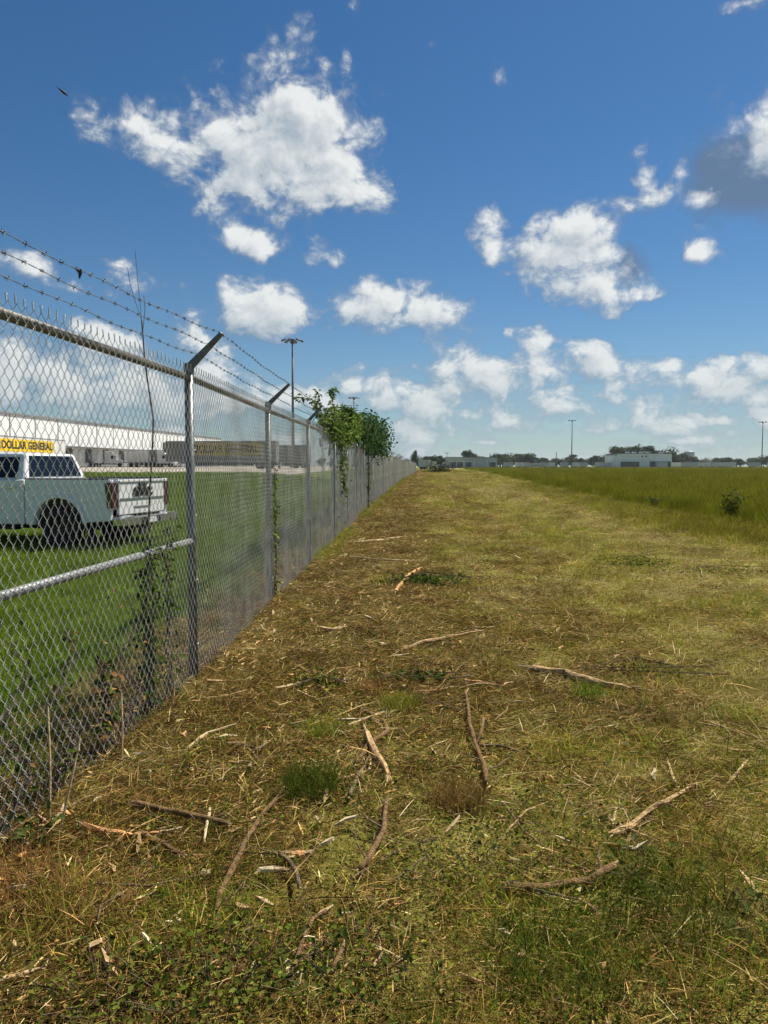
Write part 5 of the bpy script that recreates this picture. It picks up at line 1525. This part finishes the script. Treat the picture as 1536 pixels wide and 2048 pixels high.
def trees():
    rr = random.Random(12)
    pal = [(.035, .062, .02), (.045, .075, .022), (.03, .05, .018), (.055, .085, .028)]
    protos = [tree_proto(200 + k, 10, (9, 11, 8, 12, 10, 9)[k], pal) for k in range(6)]
    def tree(x, y, h, wide, label, k):
        root = thing('deciduous_tree', (x, y, 0), rr.uniform(0, 6.28), label, 'tree', 'trees on the horizon beyond the field')
        root.scale = (h / 10 * wide, h / 10 * wide, h / 10)
        for nm, me in protos[k % 6]: link(nm, me, root)
    base = 'dark green tree in the even far line along the horizon'
    for i, (x, y, h, wd, l) in enumerate(((170, 540, 17, 1.2, 'left tree of the tall clump behind the pale depot'), (182, 545, 19.5, 1.2, 'tallest tree of the clump behind the pale depot'), (194, 542, 18, 1.2, 'middle right tree of the tall clump behind the pale depot'),
                                           (206, 546, 15.5, 1.2, 'lower right tree of the tall clump behind the pale depot'), (213, 540, 11.5, 1.0, 'small tree at the right end of the tall clump'),
                                           (61, 545, 14.5, .8, 'rounded tree rising behind the low grey depot'), (65.5, 548, 12.5, .8, 'lower tree beside the rounded tree behind the low grey depot'),
                                           (27, 430, 9, 1.1, 'tree left of the low grey depot'), (33.5, 440, 8.5, 1.0, 'small tree touching the left end of the low grey depot'),
                                           (22, 440, 8.0, 1.2, 'low tree at the far end of the fence'), (16.2, 400, 11, .35, 'narrow upright tree at the far end of the fence'))):
        tree(x, y, h, wd, l, i)
    x = 55.0
    while x < 520:
        y = rr.uniform(640, 760)
        if not (120 < x * 520 / y < 225 and rr.random() < .3):
            tree(x * 1.0, y, rr.uniform(9, 13) * (1 + .25 * math.sin(x * .07)), rr.uniform(1.15, 1.7), base, rr.randrange(6))
        x += rr.uniform(3.2, 5.6)
    x = 60.0
    while x < 640:
        tree(x, rr.uniform(800, 900), rr.uniform(9.5, 12), rr.uniform(1.7, 2.3), 'low dark tree in the hazy rear line on the horizon', rr.randrange(6)); x += rr.uniform(8, 13)
    x = -140.0
    while x < 60:
        tree(x, rr.uniform(560, 640), rr.uniform(6.5, 10), rr.uniform(.9, 1.3), 'dark tree in the far line left of the low grey depot', rr.randrange(6)); x += rr.uniform(8, 15)
trees()

# ------------------------------------------------------------------ bird and scrap on the wire
def bird():
    root = thing('bird', (-16.6, 39.5, 20.8), R(40), 'small dark bird gliding high at the upper left of the sky', 'bird')
    root.rotation_euler = (R(28), R(30), R(40)); 
    mb = MB().tube([(-.30, 0, 0), (-.22, 0, 0), (-.10, 0, 0), (.05, 0, 0), (.17, 0, .01), (.24, 0, .02), (.30, 0, .01)], [.012, .03, .055, .07, .045, .035, .006], 8)
    mb.build('body', 'feather', root, smooth=True)
    for s in (-1, 1):
        MB().hexa([(-.08, s * .03, 0), (.10, s * .03, 0), (.16, s * .30, .06), (-.05, s * .28, .06), (-.08, s * .03, .012), (.10, s * .03, .015), (.16, s * .30, .07), (-.05, s * .28, .068)]).hexa(
            [(-.05, s * .28, .06), (.16, s * .30, .06), (.04, s * .60, .03), (-.02, s * .56, .03), (-.05, s * .28, .068), (.16, s * .30, .07), (.04, s * .60, .034), (-.02, s * .56, .034)]).build('wing', 'feather', root)
    MB().hexa([(-.28, -.03, 0), (-.28, .03, 0), (-.46, .08, 0), (-.46, -.08, 0), (-.28, -.03, .01), (-.28, .03, .01), (-.46, .08, .01), (-.46, -.08, .01)]).build('tail', 'feather', root)
bird()

def wire_scrap():
    y = 3.15; x = float(fence_x(y)) + .228
    rg = np.random.default_rng(3)
    o = MB().hexa([(-.012, 0, 0), (.014, .004, .002), (.016, .006, -.02), (-.002, .002, -.026), (-.012, .005, 0), (.014, .009, .002), (.016, .012, -.02), (-.002, .007, -.026)]).hexa(
        [(-.002, .002, -.026), (.016, .006, -.02), (.006, .0, -.05), (.0, .0, -.052), (-.002, .007, -.026), (.016, .012, -.02), (.006, .006, -.05), (.0, .004, -.052)]).build('leaf_scrap', 'scrap', None, loc=(x, y, 2.322)); o.scale = (.75, .75, .75)
    tag(o, 'small dark leaf scrap caught on the top barbed wire strand', 'scrap')
wire_scrap()

# ------------------------------------------------------------------ summer haze over the plain
def haze():
    m = bpy.data.materials.new('haze'); n, l, out = nt(m)
    pv = n.new('ShaderNodeVolumePrincipled')
    pv.inputs['Color'].default_value = (0.86, 0.93, 1.0, 1)
    pv.inputs['Density'].default_value = 0.00009
    pv.inputs['Anisotropy'].default_value = 0.2
    l.new(pv.outputs[0], out.inputs['Volume'])
    M['haze'] = m
    o = MB().box(-2200, 2200, -300, 2600, -1.2, 36).build('haze', 'haze')
    tag(o, 'thin pale summer haze over the fields', 'haze', kind='stuff')
haze()
